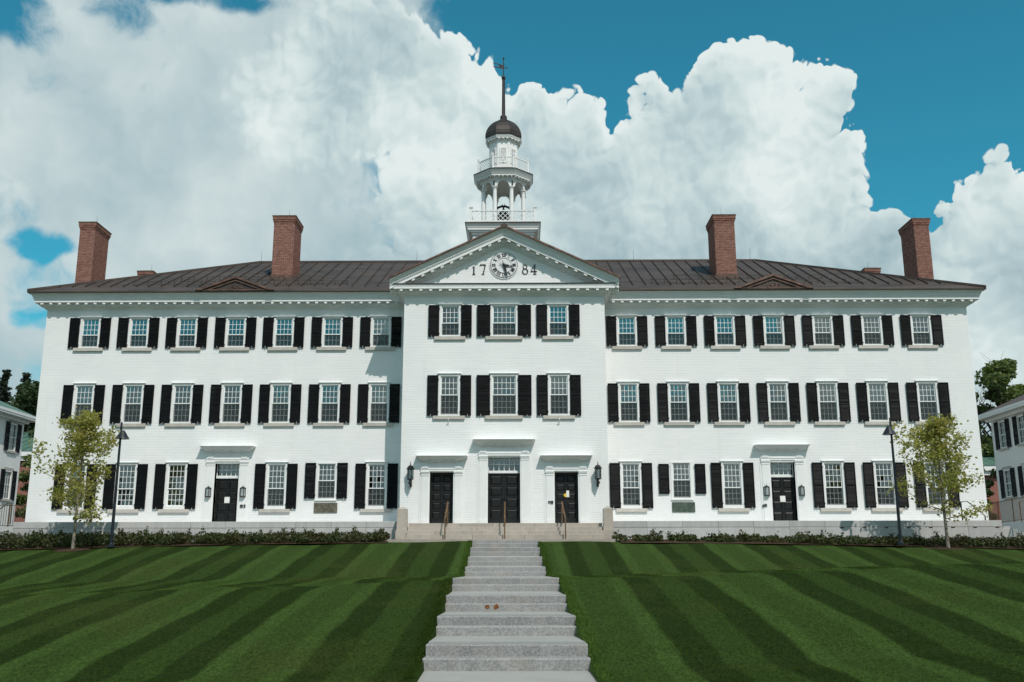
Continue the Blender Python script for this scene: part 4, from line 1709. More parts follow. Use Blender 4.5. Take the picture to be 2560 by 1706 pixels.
build_chimney(-12.33, -11.25, 2.25, 3.95, 12.6, 16.28, True)
build_chimney(11.02, 12.09, 2.12, 3.85, 12.5, 16.20, True)
build_chimney(-22.72, -21.92, 2.35, 4.15, 10.9, 16.05)
build_chimney(21.62, 22.42, 2.35, 4.15, 10.9, 16.03)
build_chimney(-22.85, -22.0, 11.0, 12.6, 10.9, 15.95)
build_chimney(22.0, 22.85, 11.0, 12.6, 10.9, 15.95)


# ---- bell tower ----------------------------------------------------------
TX, TY = -0.2, 7.0
C8 = math.cos(math.pi / 8)


def octo(mb, prof, cap=True):
    mb.lathe([(a / C8, z) for a, z in prof], 8, 0, 0, math.pi / 8, cap)


def lattice(mb, p0, p1, z0, z1, cell, t=0.022):
    """crossed diagonal bars filling the rectangle between two plan points"""
    p0, p1 = Vector((p0[0], p0[1], 0)), Vector((p1[0], p1[1], 0))
    L = (p1 - p0).length
    d = (p1 - p0).normalized()
    H = z1 - z0
    nrm = d.cross(Vector((0, 0, 1)))
    n = max(1, round(L / cell))
    c = L / n
    sl = H / (c * max(1, round(H / c)))
    for sgn in (1, -1):
        k = -int(H / (sl * c)) - 1
        while k <= n + int(H / (sl * c)) + 1:
            a = k * c
            # line: u = a + sgn*v/sl, v in 0..H
            pts = []
            v0, v1 = 0.0, H
            u0, u1 = a, a + sgn * H / sl
            # clip to 0..L
            def vat(u):
                return (u - a) * sl * sgn
            lo, hi = min(u0, u1), max(u0, u1)
            if hi <= 0.01 or lo >= L - 0.01:
                k += 1
                continue
            ua, ub = max(lo, 0), min(hi, L)
            va, vb = vat(ua), vat(ub)
            q0 = p0 + d * ua + Vector((0, 0, z0 + va)) + nrm * (0.004 * sgn)
            q1 = p0 + d * ub + Vector((0, 0, z0 + vb)) + nrm * (0.004 * sgn)
            if (q1 - q0).length > 0.03:
                mb.bar(q0, q1, t * .6, t, tuple(nrm.cross(q1 - q0)))
            k += 1


def build_tower():
    T = link('bell_tower', None, HALL, (TX, TY, 0))
    m = MB()
    m.box(-1.70, 1.70, -1.70, 1.70, 12.6, 16.34)
    m.build('tower_base', 'white_trim', T)
    m = MB()
    sq = [(1.72, 1.72), (-1.72, 1.72), (-1.72, -1.72), (1.72, -1.72), (1.72, 1.72)]
    sweep(m, sq[::-1] if False else sq, [(0, 16.2), (.04, 16.22), (.05, 16.34), (.16, 16.36), (.16, 16.44), (.24, 16.46), (.24, 16.56), (.26, 16.57), (.30, 16.68), (.36, 16.78), (.38, 16.80), (0, 16.81)])
    m.build('base_cornice', 'white_trim', T)
    m = MB()
    m.box(-2.13, 2.13, -2.13, 2.13, 16.812, 16.86)
    m.box(-1.9, 1.9, -1.9, 1.9, 16.86, 16.90)
    m.build('deck', 'weathered_copper', T)
    # square balustrade
    h = 1.80
    cor = [(-h, -h), (h, -h), (h, h), (-h, h)]
    for (x, y) in cor:
        p = MB()
        p.box(x - .065, x + .065, y - .065, y + .065, 16.90, 17.76)
        p.box(x - .085, x + .085, y - .085, y + .085, 17.76, 17.80)
        p.box(x - .10, x + .10, y - .10, y + .10, 17.80, 17.86)
        p.build('balustrade_post', 'white_trim', T)
    for i in range(4):
        a, b = cor[i], cor[(i + 1) % 4]
        r = MB()
        dx, dy = (b[0] - a[0]), (b[1] - a[1])
        L = math.hypot(dx, dy)
        ux, uy = dx / L, dy / L
        a2, b2 = (a[0] + ux * .065, a[1] + uy * .065), (b[0] - ux * .065, b[1] - uy * .065)
        r.bar((a2[0], a2[1], 17.63), (b2[0], b2[1], 17.63), 0.07, 0.06)
        r.bar((a2[0], a2[1], 17.01), (b2[0], b2[1], 17.01), 0.06, 0.08)
        lattice(r, a2, b2, 17.05, 17.60, 0.275, 0.028)
        r.build('balustrade_panel', 'white_trim', T)
    # open octagonal arcade
    ap = 1.15
    RV = ap / C8
    for k in range(8):
        an = math.pi / 8 + k * math.pi / 4
        cx, cy = RV * math.cos(an), RV * math.sin(an)
        c = MB()
        c.lathe([(.155, 16.90), (.155, 17.0), (.125, 17.03), (.122, 18.3), (.105, 19.16), (.125, 19.165), (.125, 19.19), (.11, 19.20), (.11, 19.24), (.15, 19.27), (.165, 19.285), (.165, 19.33)], 14, cx, cy)
        c.build('column', 'white_trim', T, smooth=False)
    sl = 2 * ap * math.tan(math.pi / 8)
    ra = 0.335

    def arch():
        b = MB()
        hw = sl / 2
        z0, z1 = 19.33, 20.0
        N = 14
        pts = [(-hw, z0), (-ra, z0)] + [(-ra * math.cos(math.pi * i / N), z0 + ra * 1.05 * math.sin(math.pi * i / N)) for i in range(1, N)] + [(ra, z0), (hw, z0)]
        top = [(-hw, z1)] + [(-ra + 2 * ra * i / N, z1) for i in range(0, N + 1)] + [(hw, z1)]
        y0, y1 = -0.13, 0.13
        n = len(pts)
        for i in range(n - 1):
            for y in (y0, y1):
                b.add([(pts[i][0], y, pts[i][1]), (pts[i + 1][0], y, pts[i + 1][1]), (top[i + 1][0], y, top[i + 1][1]), (top[i][0], y, top[i][1])], [(0, 1, 2, 3) if y < 0 else (3, 2, 1, 0)])
            b.add([(pts[i][0], y0, pts[i][1]), (pts[i][0], y1, pts[i][1]), (pts[i + 1][0], y1, pts[i + 1][1]), (pts[i + 1][0], y0, pts[i + 1][1])], [(0, 1, 2, 3)])
        # archivolt
        for i in range(N):
            a0, a1 = math.pi * i / N, math.pi * (i + 1) / N
            q = []
            for rr in (ra + .01, ra + .075):
                for a in (a0, a1):
                    q.append((-rr * math.cos(a), z0 + rr * 1.05 * math.sin(a)))
            b.add([(q[0][0], y0 - .02, q[0][1]), (q[1][0], y0 - .02, q[1][1]), (q[3][0], y0 - .02, q[3][1]), (q[2][0], y0 - .02, q[2][1]),
                   (q[2][0], y0, q[2][1]), (q[3][0], y0, q[3][1])], [(0, 1, 2, 3), (3, 5, 4, 2)])
        b.box(-.045, .045, y0 - .045, y0, z0 + ra * 1.05 - .01, z0 + ra * 1.05 + .14)
        return b.mesh('arch', 'white_trim', fix=False)
    am = arch()
    for k in range(8):
        an = k * math.pi / 4
        link('arch', am, T, (ap * math.sin(an), -ap * math.cos(an), 0), (0, 0, an))
    m = MB()
    octo(m, [(1.0, 19.99), (1.29, 19.99), (1.29, 19.93)], True)
    m2 = MB()
    octo(m2, [(1.05, 20.02), (1.30, 20.02), (1.30, 19.64), (1.32, 19.64)], False)
    # ring cornice
    m = MB()
    octo(m, [(1.285, 19.66), (1.31, 19.68), (1.33, 19.76), (1.40, 19.78), (1.40, 19.88), (1.55, 19.885), (1.55, 19.96), (1.57, 19.97), (1.60, 20.03), (1.68, 20.16), (1.70, 20.20), (1.70, 20.22), (0.4, 20.23)], True)
    ring = m.build('ring_cornice', 'white_trim', T)
    m = MB()
    octo(m, [(1.73, 20.222), (1.735, 20.265), (0.7, 20.30)], True)
    m.build('ring_deck', 'weathered_copper', T)
    m = MB()
    octo(m, [(1.02, 20.0), (1.02, 20.02)], True)
    m.build('arcade_ceiling', 'room_plaster', T)
    mod = MB().box(-.038, .038, -.13, 0, -.062, 0).mesh('modillion', 'white_trim')

    def mods(apo, z, n, span):
        for k in range(8):
            an = k * math.pi / 4
            for i in range(n):
                u = -span / 2 + span * i / (n - 1)
                link('modillion', mod, T, (apo * math.sin(an) + u * math.cos(an), -apo * math.cos(an) + u * math.sin(an), z), (0, 0, an))
    mods(1.40, 19.882, 5, 0.98)
    # upper octagonal balustrade
    ap2 = 1.43
    R2 = ap2 / C8
    vs = [(R2 * math.cos(math.pi / 8 + k * math.pi / 4), R2 * math.sin(math.pi / 8 + k * math.pi / 4)) for k in range(8)]
    for k in range(8):
        x, y = vs[k]
        p = MB()
        an = math.pi / 8 + k * math.pi / 4
        p.lathe([(.065, 20.28), (.065, 21.10), (.085, 21.11), (.085, 21.15), (.03, 21.17), (.055, 21.21), (.06, 21.25), (.045, 21.29), (.004, 21.31)], 8, x, y, an)
        p.build('balustrade_post', 'white_trim', T)
        a, b = Vector(vs[k]), Vector(vs[(k + 1) % 8])
        d = (b - a).normalized()
        a, b = a + d * .055, b - d * .055
        r = MB()
        r.bar((a.x, a.y, 21.05), (b.x, b.y, 21.05), 0.06, 0.05)
        r.bar((a.x, a.y, 20.44), (b.x, b.y, 20.44), 0.05, 0.07)
        lattice(r, a, b, 20.475, 21.025, 0.21, 0.024)
        r.build('balustrade_panel', 'white_trim', T)
    # louvred drum
    ap3 = 0.79
    m = MB()
    octo(m, [(ap3 + .05, 20.29), (ap3 + .05, 20.42), (ap3, 20.44), (ap3, 22.30), (ap3 + .03, 22.32), (ap3 + .03, 22.42)], True)
    m.build('drum', 'white_trim', T)

    def louvre():
        b = MB()
        w2, z0, z1 = 0.155, 21.02, 21.86
        b.box(-w2 - .05, -w2, -.05, 0, z0 - .05, z1 + .05)
        b.box(w2, w2 + .05, -.05, 0, z0 - .05, z1 + .05)
        b.box(-w2, w2, -.049, 0, z1, z1 + .05)
        b.box(-w2, w2, -.049, 0, z0 - .05, z0)
        n = 12
        for i in range(n):
            z = z0 + (z1 - z0) * (i + .5) / n
            b.add([(-w2, -.042, z - .032), (w2, -.042, z - .032), (w2, -.004, z + .032), (-w2, -.004, z + .032), (-w2, -.042, z - .020), (w2, -.042, z - .020), (w2, -.004, z + .044), (-w2, -.004, z + .044)],
                  [(0, 3, 2, 1), (4, 5, 6, 7), (0, 1, 5, 4)])
        return b.mesh('louvre', 'white_trim', fix=False)
    lm = louvre()
    strip = MB().box(-.045, .045, -.02, .05, 20.44, 22.30).mesh('corner_board', 'white_trim')
    for k in range(8):
        an = k * math.pi / 4
        link('louvre', lm, T, ((ap3) * math.sin(an), -(ap3) * math.cos(an), 0), (0, 0, an))
        an += math.pi / 8
        rr = ap3 / C8
        link('corner_board', strip, T, (rr * math.sin(an), -rr * math.cos(an), 0), (0, 0, an))
    m = MB()
    octo(m, [(ap3 + .02, 22.36), (ap3 + .06, 22.40), (ap3 + .08, 22.46), (0.98, 22.465), (0.98, 22.52), (1.0, 22.53), (1.03, 22.61), (1.03, 22.63), (.3, 22.64)], True)
    m.build('dome_cornice', 'white_trim', T)
    mods(0.865, 22.462, 3, 0.5)
    # octagonal bell-shaped dome in copper sheets
    prof = [(1.045, 22.635), (1.055, 22.78), (1.04, 22.93), (1.0, 23.10), (0.935, 23.27), (0.84, 23.44), (0.71, 23.61), (0.55, 23.76), (0.38, 23.88), (0.24, 23.96), (0.18, 24.02)]
    m = MB()
    octo(m, prof, True)
    m.build('dome', 'dark_copper', T)
    rr = MB()
    for k in range(8):
        an = math.pi / 8 + k * math.pi / 4
        rr.tube([(a / C8 * math.cos(an), a / C8 * math.sin(an), z) for a, z in prof], 0.016, 5)
    for i in (2, 4, 6):
        a, z = prof[i]
        pts = [(a / C8 * 1.004 * math.cos(math.pi / 8 + k * math.pi / 4), a / C8 * 1.004 * math.sin(math.pi / 8 + k * math.pi / 4), z) for k in range(9)]
        rr.tube(pts, 0.008, 4)
    rr.build('dome_seam', 'dark_copper', T)
    m = MB()
    octo(m, [(.20, 24.0), (.20, 24.20), (.12, 24.30), (.105, 24.34), (.085, 26.62), (.10, 26.64)], True)
    m.lathe([(.02, 26.64), (.075, 26.66), (.115, 26.72), (.12, 26.77), (.115, 26.82), (.075, 26.88), (.02, 26.90)], 14)
    m.tube([(0, 0, 26.88), (0, 0, 28.0)], [.032, .022], 8)
    m.lathe([(.004, 27.97), (.045, 28.0), (.062, 28.05), (.045, 28.10), (.004, 28.125)], 12)
    m.build('spire', 'dark_copper', T)
    v = MB()
    # swallow-tailed pennant and arrow
    up = [(0.0, 27.36), (0.0, 27.62), (-0.10, 27.62), (-0.25, 27.66), (-0.42, 27.735), (-0.56, 27.76), (-0.66, 27.765), (-0.60, 27.715), (-0.45, 27.69), (-0.30, 27.60), (-0.17, 27.545),
          (-0.24, 27.505), (-0.36, 27.485), (-0.48, 27.52), (-0.58, 27.54), (-0.65, 27.56), (-0.58, 27.475), (-0.45, 27.44), (-0.30, 27.42), (-0.12, 27.35)]
    tri = [(0, 1, 2, 19), (2, 3, 10, 11), (3, 4, 9, 10), (4, 5, 8, 9), (5, 6, 7, 8), (2, 11, 19), (11, 12, 18, 19), (12, 13, 17, 18), (13, 14, 16, 17), (14, 15, 16)]
    b0 = [(x, -.006, z) for x, z in up]
    b1 = [(x, .006, z) for x, z in up]
    v.add(b0, tri)
    v.add(b1, [t[::-1] for t in tri])
    v.tube([(0, 0, 27.60), (.17, 0, 27.44)], .008, 5)
    v.tube([(0, 0, 27.30), (.17, 0, 27.42)], .008, 5)
    v.tube([(-.02, 0, 27.47), (.30, 0, 27.40)], .011, 5)
    v.prism([(.19, 27.37), (.33, 27.395), (.20, 27.46)], -.006, .006)
    v.build('weathervane', 'dark_copper', T, fix=False)
    # floor of the arcade and the bell with its yoke
    bell = thing('tower_bell', 'dark bronze bell hanging in the open arcade of the tower', 'bell', (TX, TY, 16.9))
    b = MB()
    b.lathe([(.50, 0.35), (.47, .42), (.40, .55), (.35, .75), (.33, 1.0), (.30, 1.25), (.22, 1.38), (.10, 1.44), (.02, 1.45)], 20)
    b.build('bell_body', 'bell_bronze', bell, smooth=True)
    b = MB()
    b.tube([(-.46, 0, 1.42), (-.32, 0, 1.58), (-.12, 0, 1.66), (.12, 0, 1.66), (.32, 0, 1.58), (.46, 0, 1.42)], .07, 8)
    b.box(-.09, -.05, -.04, .04, 1.66, 1.80)
    b.box(.05, .09, -.04, .04, 1.66, 1.80)
    b.box(-.05, .05, -.05, .05, 1.40, 1.66)
    b.build('yoke', 'black_iron', bell)
    b = MB()
    for s in (-1, 1):
        b.bar((s * .56, -.3, 0.0), (s * .47, 0, 1.45), .09, .07)
        b.bar((s * .56, .3, 0.0), (s * .47, 0, 1.45), .09, .07)
    b.build('bell_stand', 'black_iron', bell)


build_tower()


# ---- clock and the date on the pediment ------------------------------------
def strokes(mb, segs, w, y0, y1, fn):
    """flat strokes (x0,z0,x1,z1,width) mapped by fn and extruded"""
    for (a, b, c, d, ww) in segs:
        L = math.hypot(c - a, d - b)
        nx, nz = -(d - b) / L * ww / 2, (c - a) / L * ww / 2
        q = [(a + nx, b + nz), (a - nx, b - nz), (c - nx, d - nz), (c + nx, d + nz)]
        q = [fn(*p) for p in q]
        mb.add([(x, y0, z) for x, z in q] + [(x, y1, z) for x, z in q], [(0, 1, 2, 3), (0, 4, 5, 1), (1, 5, 6, 2), (2, 6, 7, 3), (3, 7, 4, 0)])


def build_clock():
    cx, cz = -0.02, 12.10
    ck = thing('clock', 'round white clock with black Roman numerals in the pediment', 'clock', (cx, -PV, cz))
    m = MB()
    N = 48
    def disc(r, y0, y1, mbx):
        mbx.add([(0, y1, 0)] + [(r * math.cos(2 * math.pi * i / N), y1, r * math.sin(2 * math.pi * i / N)) for i in range(N)] +
                [(r * math.cos(2 * math.pi * i / N), y0, r * math.sin(2 * math.pi * i / N)) for i in range(N)],
                [(0, 1 + i, 1 + (i + 1) % N) for i in range(N)] + [(1 + i, 1 + N + i, 1 + N + (i + 1) % N, 1 + (i + 1) % N) for i in range(N)])
    disc(0.70, -0.003, -0.035, m)
    m.build('clock_rim', 'white_trim', ck)
    m = MB()
    disc(0.585, -0.035, -0.045, m)
    m.build('clock_dial', 'clock_dial_white', ck)
    def ring(r0, r1, y0, y1, mat_, nm):
        b = MB()
        for i in range(N):
            a0, a1 = 2 * math.pi * i / N, 2 * math.pi * (i + 1) / N
            p = [(r0 * math.cos(a0), r0 * math.sin(a0)), (r1 * math.cos(a0), r1 * math.sin(a0)), (r1 * math.cos(a1), r1 * math.sin(a1)), (r0 * math.cos(a1), r0 * math.sin(a1))]
            b.add([(x, y1, z) for x, z in p] + [(x, y0, z) for x, z in p], [(0, 1, 2, 3), (1, 5, 6, 2), (4, 0, 3, 7)])
        return b.build(nm, mat_, ck)
    ring(0.585, 0.605, -0.035, -0.06, 'white_trim', 'bead_ring')
    ring(0.36, 0.385, -0.045, -0.07, 'white_trim', 'bead_ring')
    b = MB()
    for i in range(60):
        a = 2 * math.pi * i / 60
        r = 0.645
        s = 0.027 if i % 5 == 0 else 0.019
        c_, s_ = math.cos(a), math.sin(a)
        q = [(r - s, 0), (r, -s), (r + s, 0), (r, s)] if i % 5 == 0 else [(r - s, -s * .8), (r + s, -s * .8), (r + s, s * .8), (r - s, s * .8)]
        q = [(x * c_ - z * s_, x * s_ + z * c_) for x, z in q]
        b.add([(x, -.046, z) for x, z in q] + [(x, -.034, z) for x, z in q], [(0, 1, 2, 3), (0, 4, 5, 1), (1, 5, 6, 2), (2, 6, 7, 3), (3, 7, 4, 0)])
    tag(b.build('minute_dots', 'clock_black', ck, fix=False), kind='stuff')
    ROM = ['XII', 'I', 'II', 'III', 'IIII', 'V', 'VI', 'VII', 'VIII', 'IX', 'X', 'XI']
    Wd = {'I': 0.050, 'V': 0.105, 'X': 0.105}
    for h, t in enumerate(ROM):
        a = -2 * math.pi * h / 12
        tot = sum(Wd[c] for c in t)
        sc = min(1.0, 0.20 / tot) if tot > .2 else 1.0
        x = -tot / 2
        segs = []
        H0, H1 = 0.41, 0.565
        for c in t:
            wd = Wd[c]
            if c == 'I':
                segs.append((x + wd / 2, H0, x + wd / 2, H1, 0.028))
            elif c == 'V':
                segs.append((x + .012, H1, x + wd / 2, H0, 0.032))
                segs.append((x + wd - .012, H1, x + wd / 2, H0, 0.014))
            else:
                segs.append((x + .014, H1, x + wd - .014, H0, 0.032))
                segs.append((x + wd - .014, H1, x + .014, H0, 0.014))
            x += wd
        segs.append((-tot / 2, H1 - .004, tot / 2, H1 - .004, .010))
        segs.append((-tot / 2, H0 + .004, tot / 2, H0 + .004, .010))
        n = MB()
        cs, sn = math.cos(a), math.sin(a)
        strokes(n, segs, 0, -.060, -.045, lambda x, z: (x * sc * cs - z * sn, x * sc * sn + z * cs))
        n.build('numeral', 'numeral_bronze' if 7 <= h <= 9 else 'clock_black', ck, fix=False)
    def hand(ang, prof, y, nm):
        b = MB()
        cs, sn = math.cos(ang), math.sin(ang)
        L = [(x, z) for x, z in prof]
        poly = L + [(-x, z) for x, z in reversed(L)]
        q = [(x * cs - z * sn, x * sn + z * cs) for x, z in poly]
        n = len(q)
        k = len(L)
        fs = [(i, i + 1, 2 * k - 2 - i, 2 * k - 1 - i) for i in range(k - 1)]
        b.add([(x, y - .012, z) for x, z in q] + [(x, y, z) for x, z in q], fs + [(i, i + n, (i + 1) % n + n, (i + 1) % n) for i in range(n)])
        return b.build(nm, 'clock_black', ck)
    hand(-R(102), [(.012, -.22), (.012, -.06), (.06, -.05), (.075, 0), (.06, .05), (.03, .08), (.055, .13), (.045, .22), (.015, .28), (.012, .31), (.055, .33), (.06, .36), (.02, .39), (.012, .47), (.002, .48)], -.085, 'hour_hand')
    hand(-R(164), [(.010, -.24), (.012, -.06), (.05, -.05), (.06, 0), (.05, .05), (.055, .30), (.03, .38), (.02, .44), (.045, .47), (.045, .51), (.012, .55), (.010, .64), (.002, .66)], -.105, 'minute_hand')
    b = MB()
    b.lathe([(.0001, -.0), (.075, .0), (.075, .03), (.03, .045), (.0001, .045)], 16)
    hb = b.build('hand_boss', 'clock_black', ck)
    hb.rotation_euler = (math.pi / 2, 0, 0)
    hb.location = (0, -.10, 0)

    # the figures of the founding year, old-style serif
    def arc(cx_, cz_, rx, rz, t0, t1, thin, thick, n=22):
        out = []
        for i in range(n):
            a0, a1 = t0 + (t1 - t0) * i / n, t0 + (t1 - t0) * (i + 1) / n
            am = (a0 + a1) / 2
            ww = thin + (thick - thin) * abs(math.cos(am)) ** 1.5
            out.append((cx_ + rx * math.cos(a0), cz_ + rz * math.sin(a0), cx_ + rx * math.cos(a1), cz_ + rz * math.sin(a1), ww))
        return out
    H = 0.50
    D = {
        '1': [(0, 0.02, 0, .40, .060), (-.07, .012, .07, .012, .024), (-.06, .36, 0, .395, .03)],
        '7': [(-.13, H - .02, .14, H - .02, .042), (-.12, H - .03, -.135, H - .09, .022), (.13, H - .02, .02, .02, .050), (-.05, .012, .08, .012, .024)],
        '8': arc(0, .375, .088, .105, 0, 2 * math.pi, .018, .036) + arc(0, .14, .122, .13, 0, 2 * math.pi, .020, .046),
        '4': [(.05, .02, .05, H, .046), (.05, H - .02, -.14, .16, .022), (-.15, .145, .15, .145, .034), (-.03, .012, .13, .012, .024)],
    }
    for ch, x in (('1', -1.455), ('7', -1.035), ('8', 0.995), ('4', 1.41)):
        n = MB()
        strokes(n, D[ch], 0, -.035, -.002, lambda a, z: (x + a, 11.645 + z))
        n.build('date_numeral', 'clock_black', HALL, (0, -PV, 0), fix=False)


build_clock()


# ------------------------------------------------------------------ terrace, entrance steps
def stone(parent, x0, x1, y0, y1, z0, z1, m, name='stone_block', e=0.008):
    b = MB()
    g = 0.004
    x0, x1 = x0 + g, x1 - g
    b.add([(x0, y0 + e, z0), (x1, y0 + e, z0), (x1, y0 + e, z1), (x0, y0 + e, z1),
           (x0 + e, y0, z0 + e), (x1 - e, y0, z0 + e), (x1 - e, y0, z1 - e), (x0 + e, y0, z1 - e),
           (x0, y1, z0), (x1, y1, z0), (x1, y1, z1), (x0, y1, z1)],
          [(4, 5, 6, 7), (0, 1, 5, 4), (1, 2, 6, 5), (2, 3, 7, 6), (3, 0, 4, 7), (3, 2, 10, 11), (1, 9, 10, 2), (0, 3, 11, 8), (0, 8, 9, 1)])
    return b.build(name, m, parent, fix=False)


def build_terrace():
    for s, xa, xb, lab in ((-1, -22.04, -4.80, 'grey granite terrace wall before the wing with the brown plaque'),
                           (1, 4.86, 22.17, 'grey granite terrace wall with small copper step lights before the wing with the green plaque')):
        t = thing('terrace_wall', lab, 'wall', (0, 0, 0))
        joints = [-20.35, -18.8, -17.24, -15.66, -14.06, -12.5, -10.91, -9.33, -7.74, -6.17] if s < 0 else [6.38, 7.97, 9.56, 11.14, 12.72, 14.31, 15.87, 17.48, 19.07, 20.65]
        js = [xa] + joints + [xb]
        for p, q in zip(js, js[1:]):
            stone(t, p, q, -2.70, -2.30, -0.275, 0.0, 'terrace_granite')
        ext = xb + (0.26 if s > 0 else 0)
        js2 = [xa] + joints + [ext]
        for p, q in zip(js2, js2[1:]):
            stone(t, p, q, -2.685, -2.31, -0.345, -0.279, 'terrace_granite', 'stone_course')
        if s > 0:
            js2[-1] = xb + 0.40
        for p, q in zip(js2, js2[1:]):
            stone(t, p, q, -2.73, -2.32, -0.98, -0.349, 'terrace_granite')
        m = MB()
        x0, x1 = sorted((xa, xb))
        m.box(x0 + .01, x1 - .01, -2.31, -0.004, -0.6, -0.012)
        m.build('paving', 'terrace_granite', t)
        if s > 0:     # steps going down at the far end
            for i, (a, b, z) in enumerate(((22.19, 22.52, -.27), (22.45, 22.85, -.39), (22.75, 23.25, -.55), (23.1, 23.7, -.72))):
                stone(t, a, b, -2.715 - i * .006, -0.4, -1.0, z, 'terrace_granite', 'end_step')
            for i in range(8):
                x = 15.07 + i * 0.985
                lt = thing('step_light', 'small copper step light in the terrace wall, ' + ('first', 'second', 'third', 'fourth', 'fifth', 'sixth', 'seventh', 'eighth')[i] + ' of eight counted from the plaque side', 'light', (x, -2.69, -0.315), group='copper step lights')
                b = MB()
                b.box(-.075, .075, -.035, 0.002, .005, .045)
                b.build('light_hood', 'reddish_copper', lt)
                b = MB()
                b.box(-.06, .06, -.018, 0.004, -.035, .004)
                b.build('light_lens', 'device_grey', lt)


build_terrace()


def build_entrance_steps():
    t = thing('entrance_steps', 'tan granite entrance steps below the three pavilion doors', 'steps', (0, 0, 0))
    r = random.Random(5)
    tops = [-0.10, -0.28, -0.455, -0.63]
    jn = [[-1.95, -0.50, 1.35], [-1.20, 3.05], [-3.0, -0.95, 1.1, 2.6], [-1.35, 0.9]]
    for i, z in enumerate(tops):
        y0 = -3.0 - i * 0.33
        xs = [-4.24] + jn[i] + [4.36]
        zb = tops[i + 1] + .002 if i < 3 else -0.98
        for a, b in zip(xs, xs[1:]):
            stone(t, a, b, y0 + r.uniform(-.004, .004), y0 + (0.40 if i else 0.36), zb - (0.04 if i < 3 else 0), z + r.uniform(-.003, .003), 'tan_granite', 'step_block')
    m = MB()
    m.box(-4.24, 4.36, -2.638, -PV - .002, -0.7, -0.104)
    m.build('landing', 'tan_granite', t)
    m = MB()
    m.box(-5.15, 5.2, -4.32, -3.6, -1.1, -0.835)
    m.build('footing_slab', 'tan_granite', t)
    for cx, lab in ((-4.49, 'tan granite post left of the entrance steps'), (4.60, 'tan granite post right of the entrance steps')):
        p = thing('granite_post', lab, 'post', (cx, -3.22, -0.85))
        s = 1 if cx > 0 else -1
        b = MB()
        h = 0.205
        b.add([(-h - .02, -h - .02, .42), (h + .02, -h - .02, .42), (h + .02, h + .02, .42), (-h - .02, h + .02, .42),
               (-h, -h, 1.36), (h, -h, 1.36), (h, h, 1.36), (-h, h, 1.36), (-h + .03, -h + .03, 1.385), (h - .03, -h + .03, 1.385), (h - .03, h - .03, 1.385), (-h + .03, h - .03, 1.385), (0, 0, 1.475)],
              [(0, 1, 5, 4), (1, 2, 6, 5), (2, 3, 7, 6), (3, 0, 4, 7), (4, 5, 9, 8), (5, 6, 10, 9), (6, 7, 11, 10), (7, 4, 8, 11), (8, 9, 12), (9, 10, 12), (10, 11, 12), (11, 8, 12), (3, 2, 1, 0)])
        b.build('shaft', 'tan_granite', p)
        b = MB()
        b.box(-.265, .265, -.30, .30, -.06, .418)
        b.build('plinth', 'tan_granite', p)
    for x, x2, lab in ((-2.50, -2.53, 'bronze handrail before the left-hand pavilion door'), (0.05, 0.05, 'bronze handrail in the middle of the entrance steps'), (2.58, 2.68, 'bronze handrail before the right-hand pavilion door')):
        hr = thing('handrail', lab, 'handrail', (0, 0, 0), group='bronze handrails on the entrance steps')
        b = MB()
        b.bar((x, -3.12, -0.14), (x, -3.12, 0.78), 0.055, 0.03, (0, 1, 0))
        b.build('rail_post', 'bronze_rail', hr)
        b = MB()
        b.bar((x2, -4.20, -0.90), (x2, -4.20, 0.03), 0.055, 0.03, (0, 1, 0))
        b.build('rail_post', 'bronze_rail', hr)
        b = MB()
        b.bar((x, -3.05, 0.82), (x, -3.15, 0.82), 0.06, 0.035)
        b.bar((x, -3.14, 0.82), (x2, -4.20, 0.055), 0.06, 0.035)
        b.bar((x2, -4.19, 0.06), (x2, -4.40, 0.05), 0.06, 0.035)
        b.bar((x2, -4.39, 0.05), (x2, -4.39, -0.12), 0.06, 0.03, (0, 1, 0))
        b.build('rail', 'bronze_rail', hr)


build_entrance_steps()


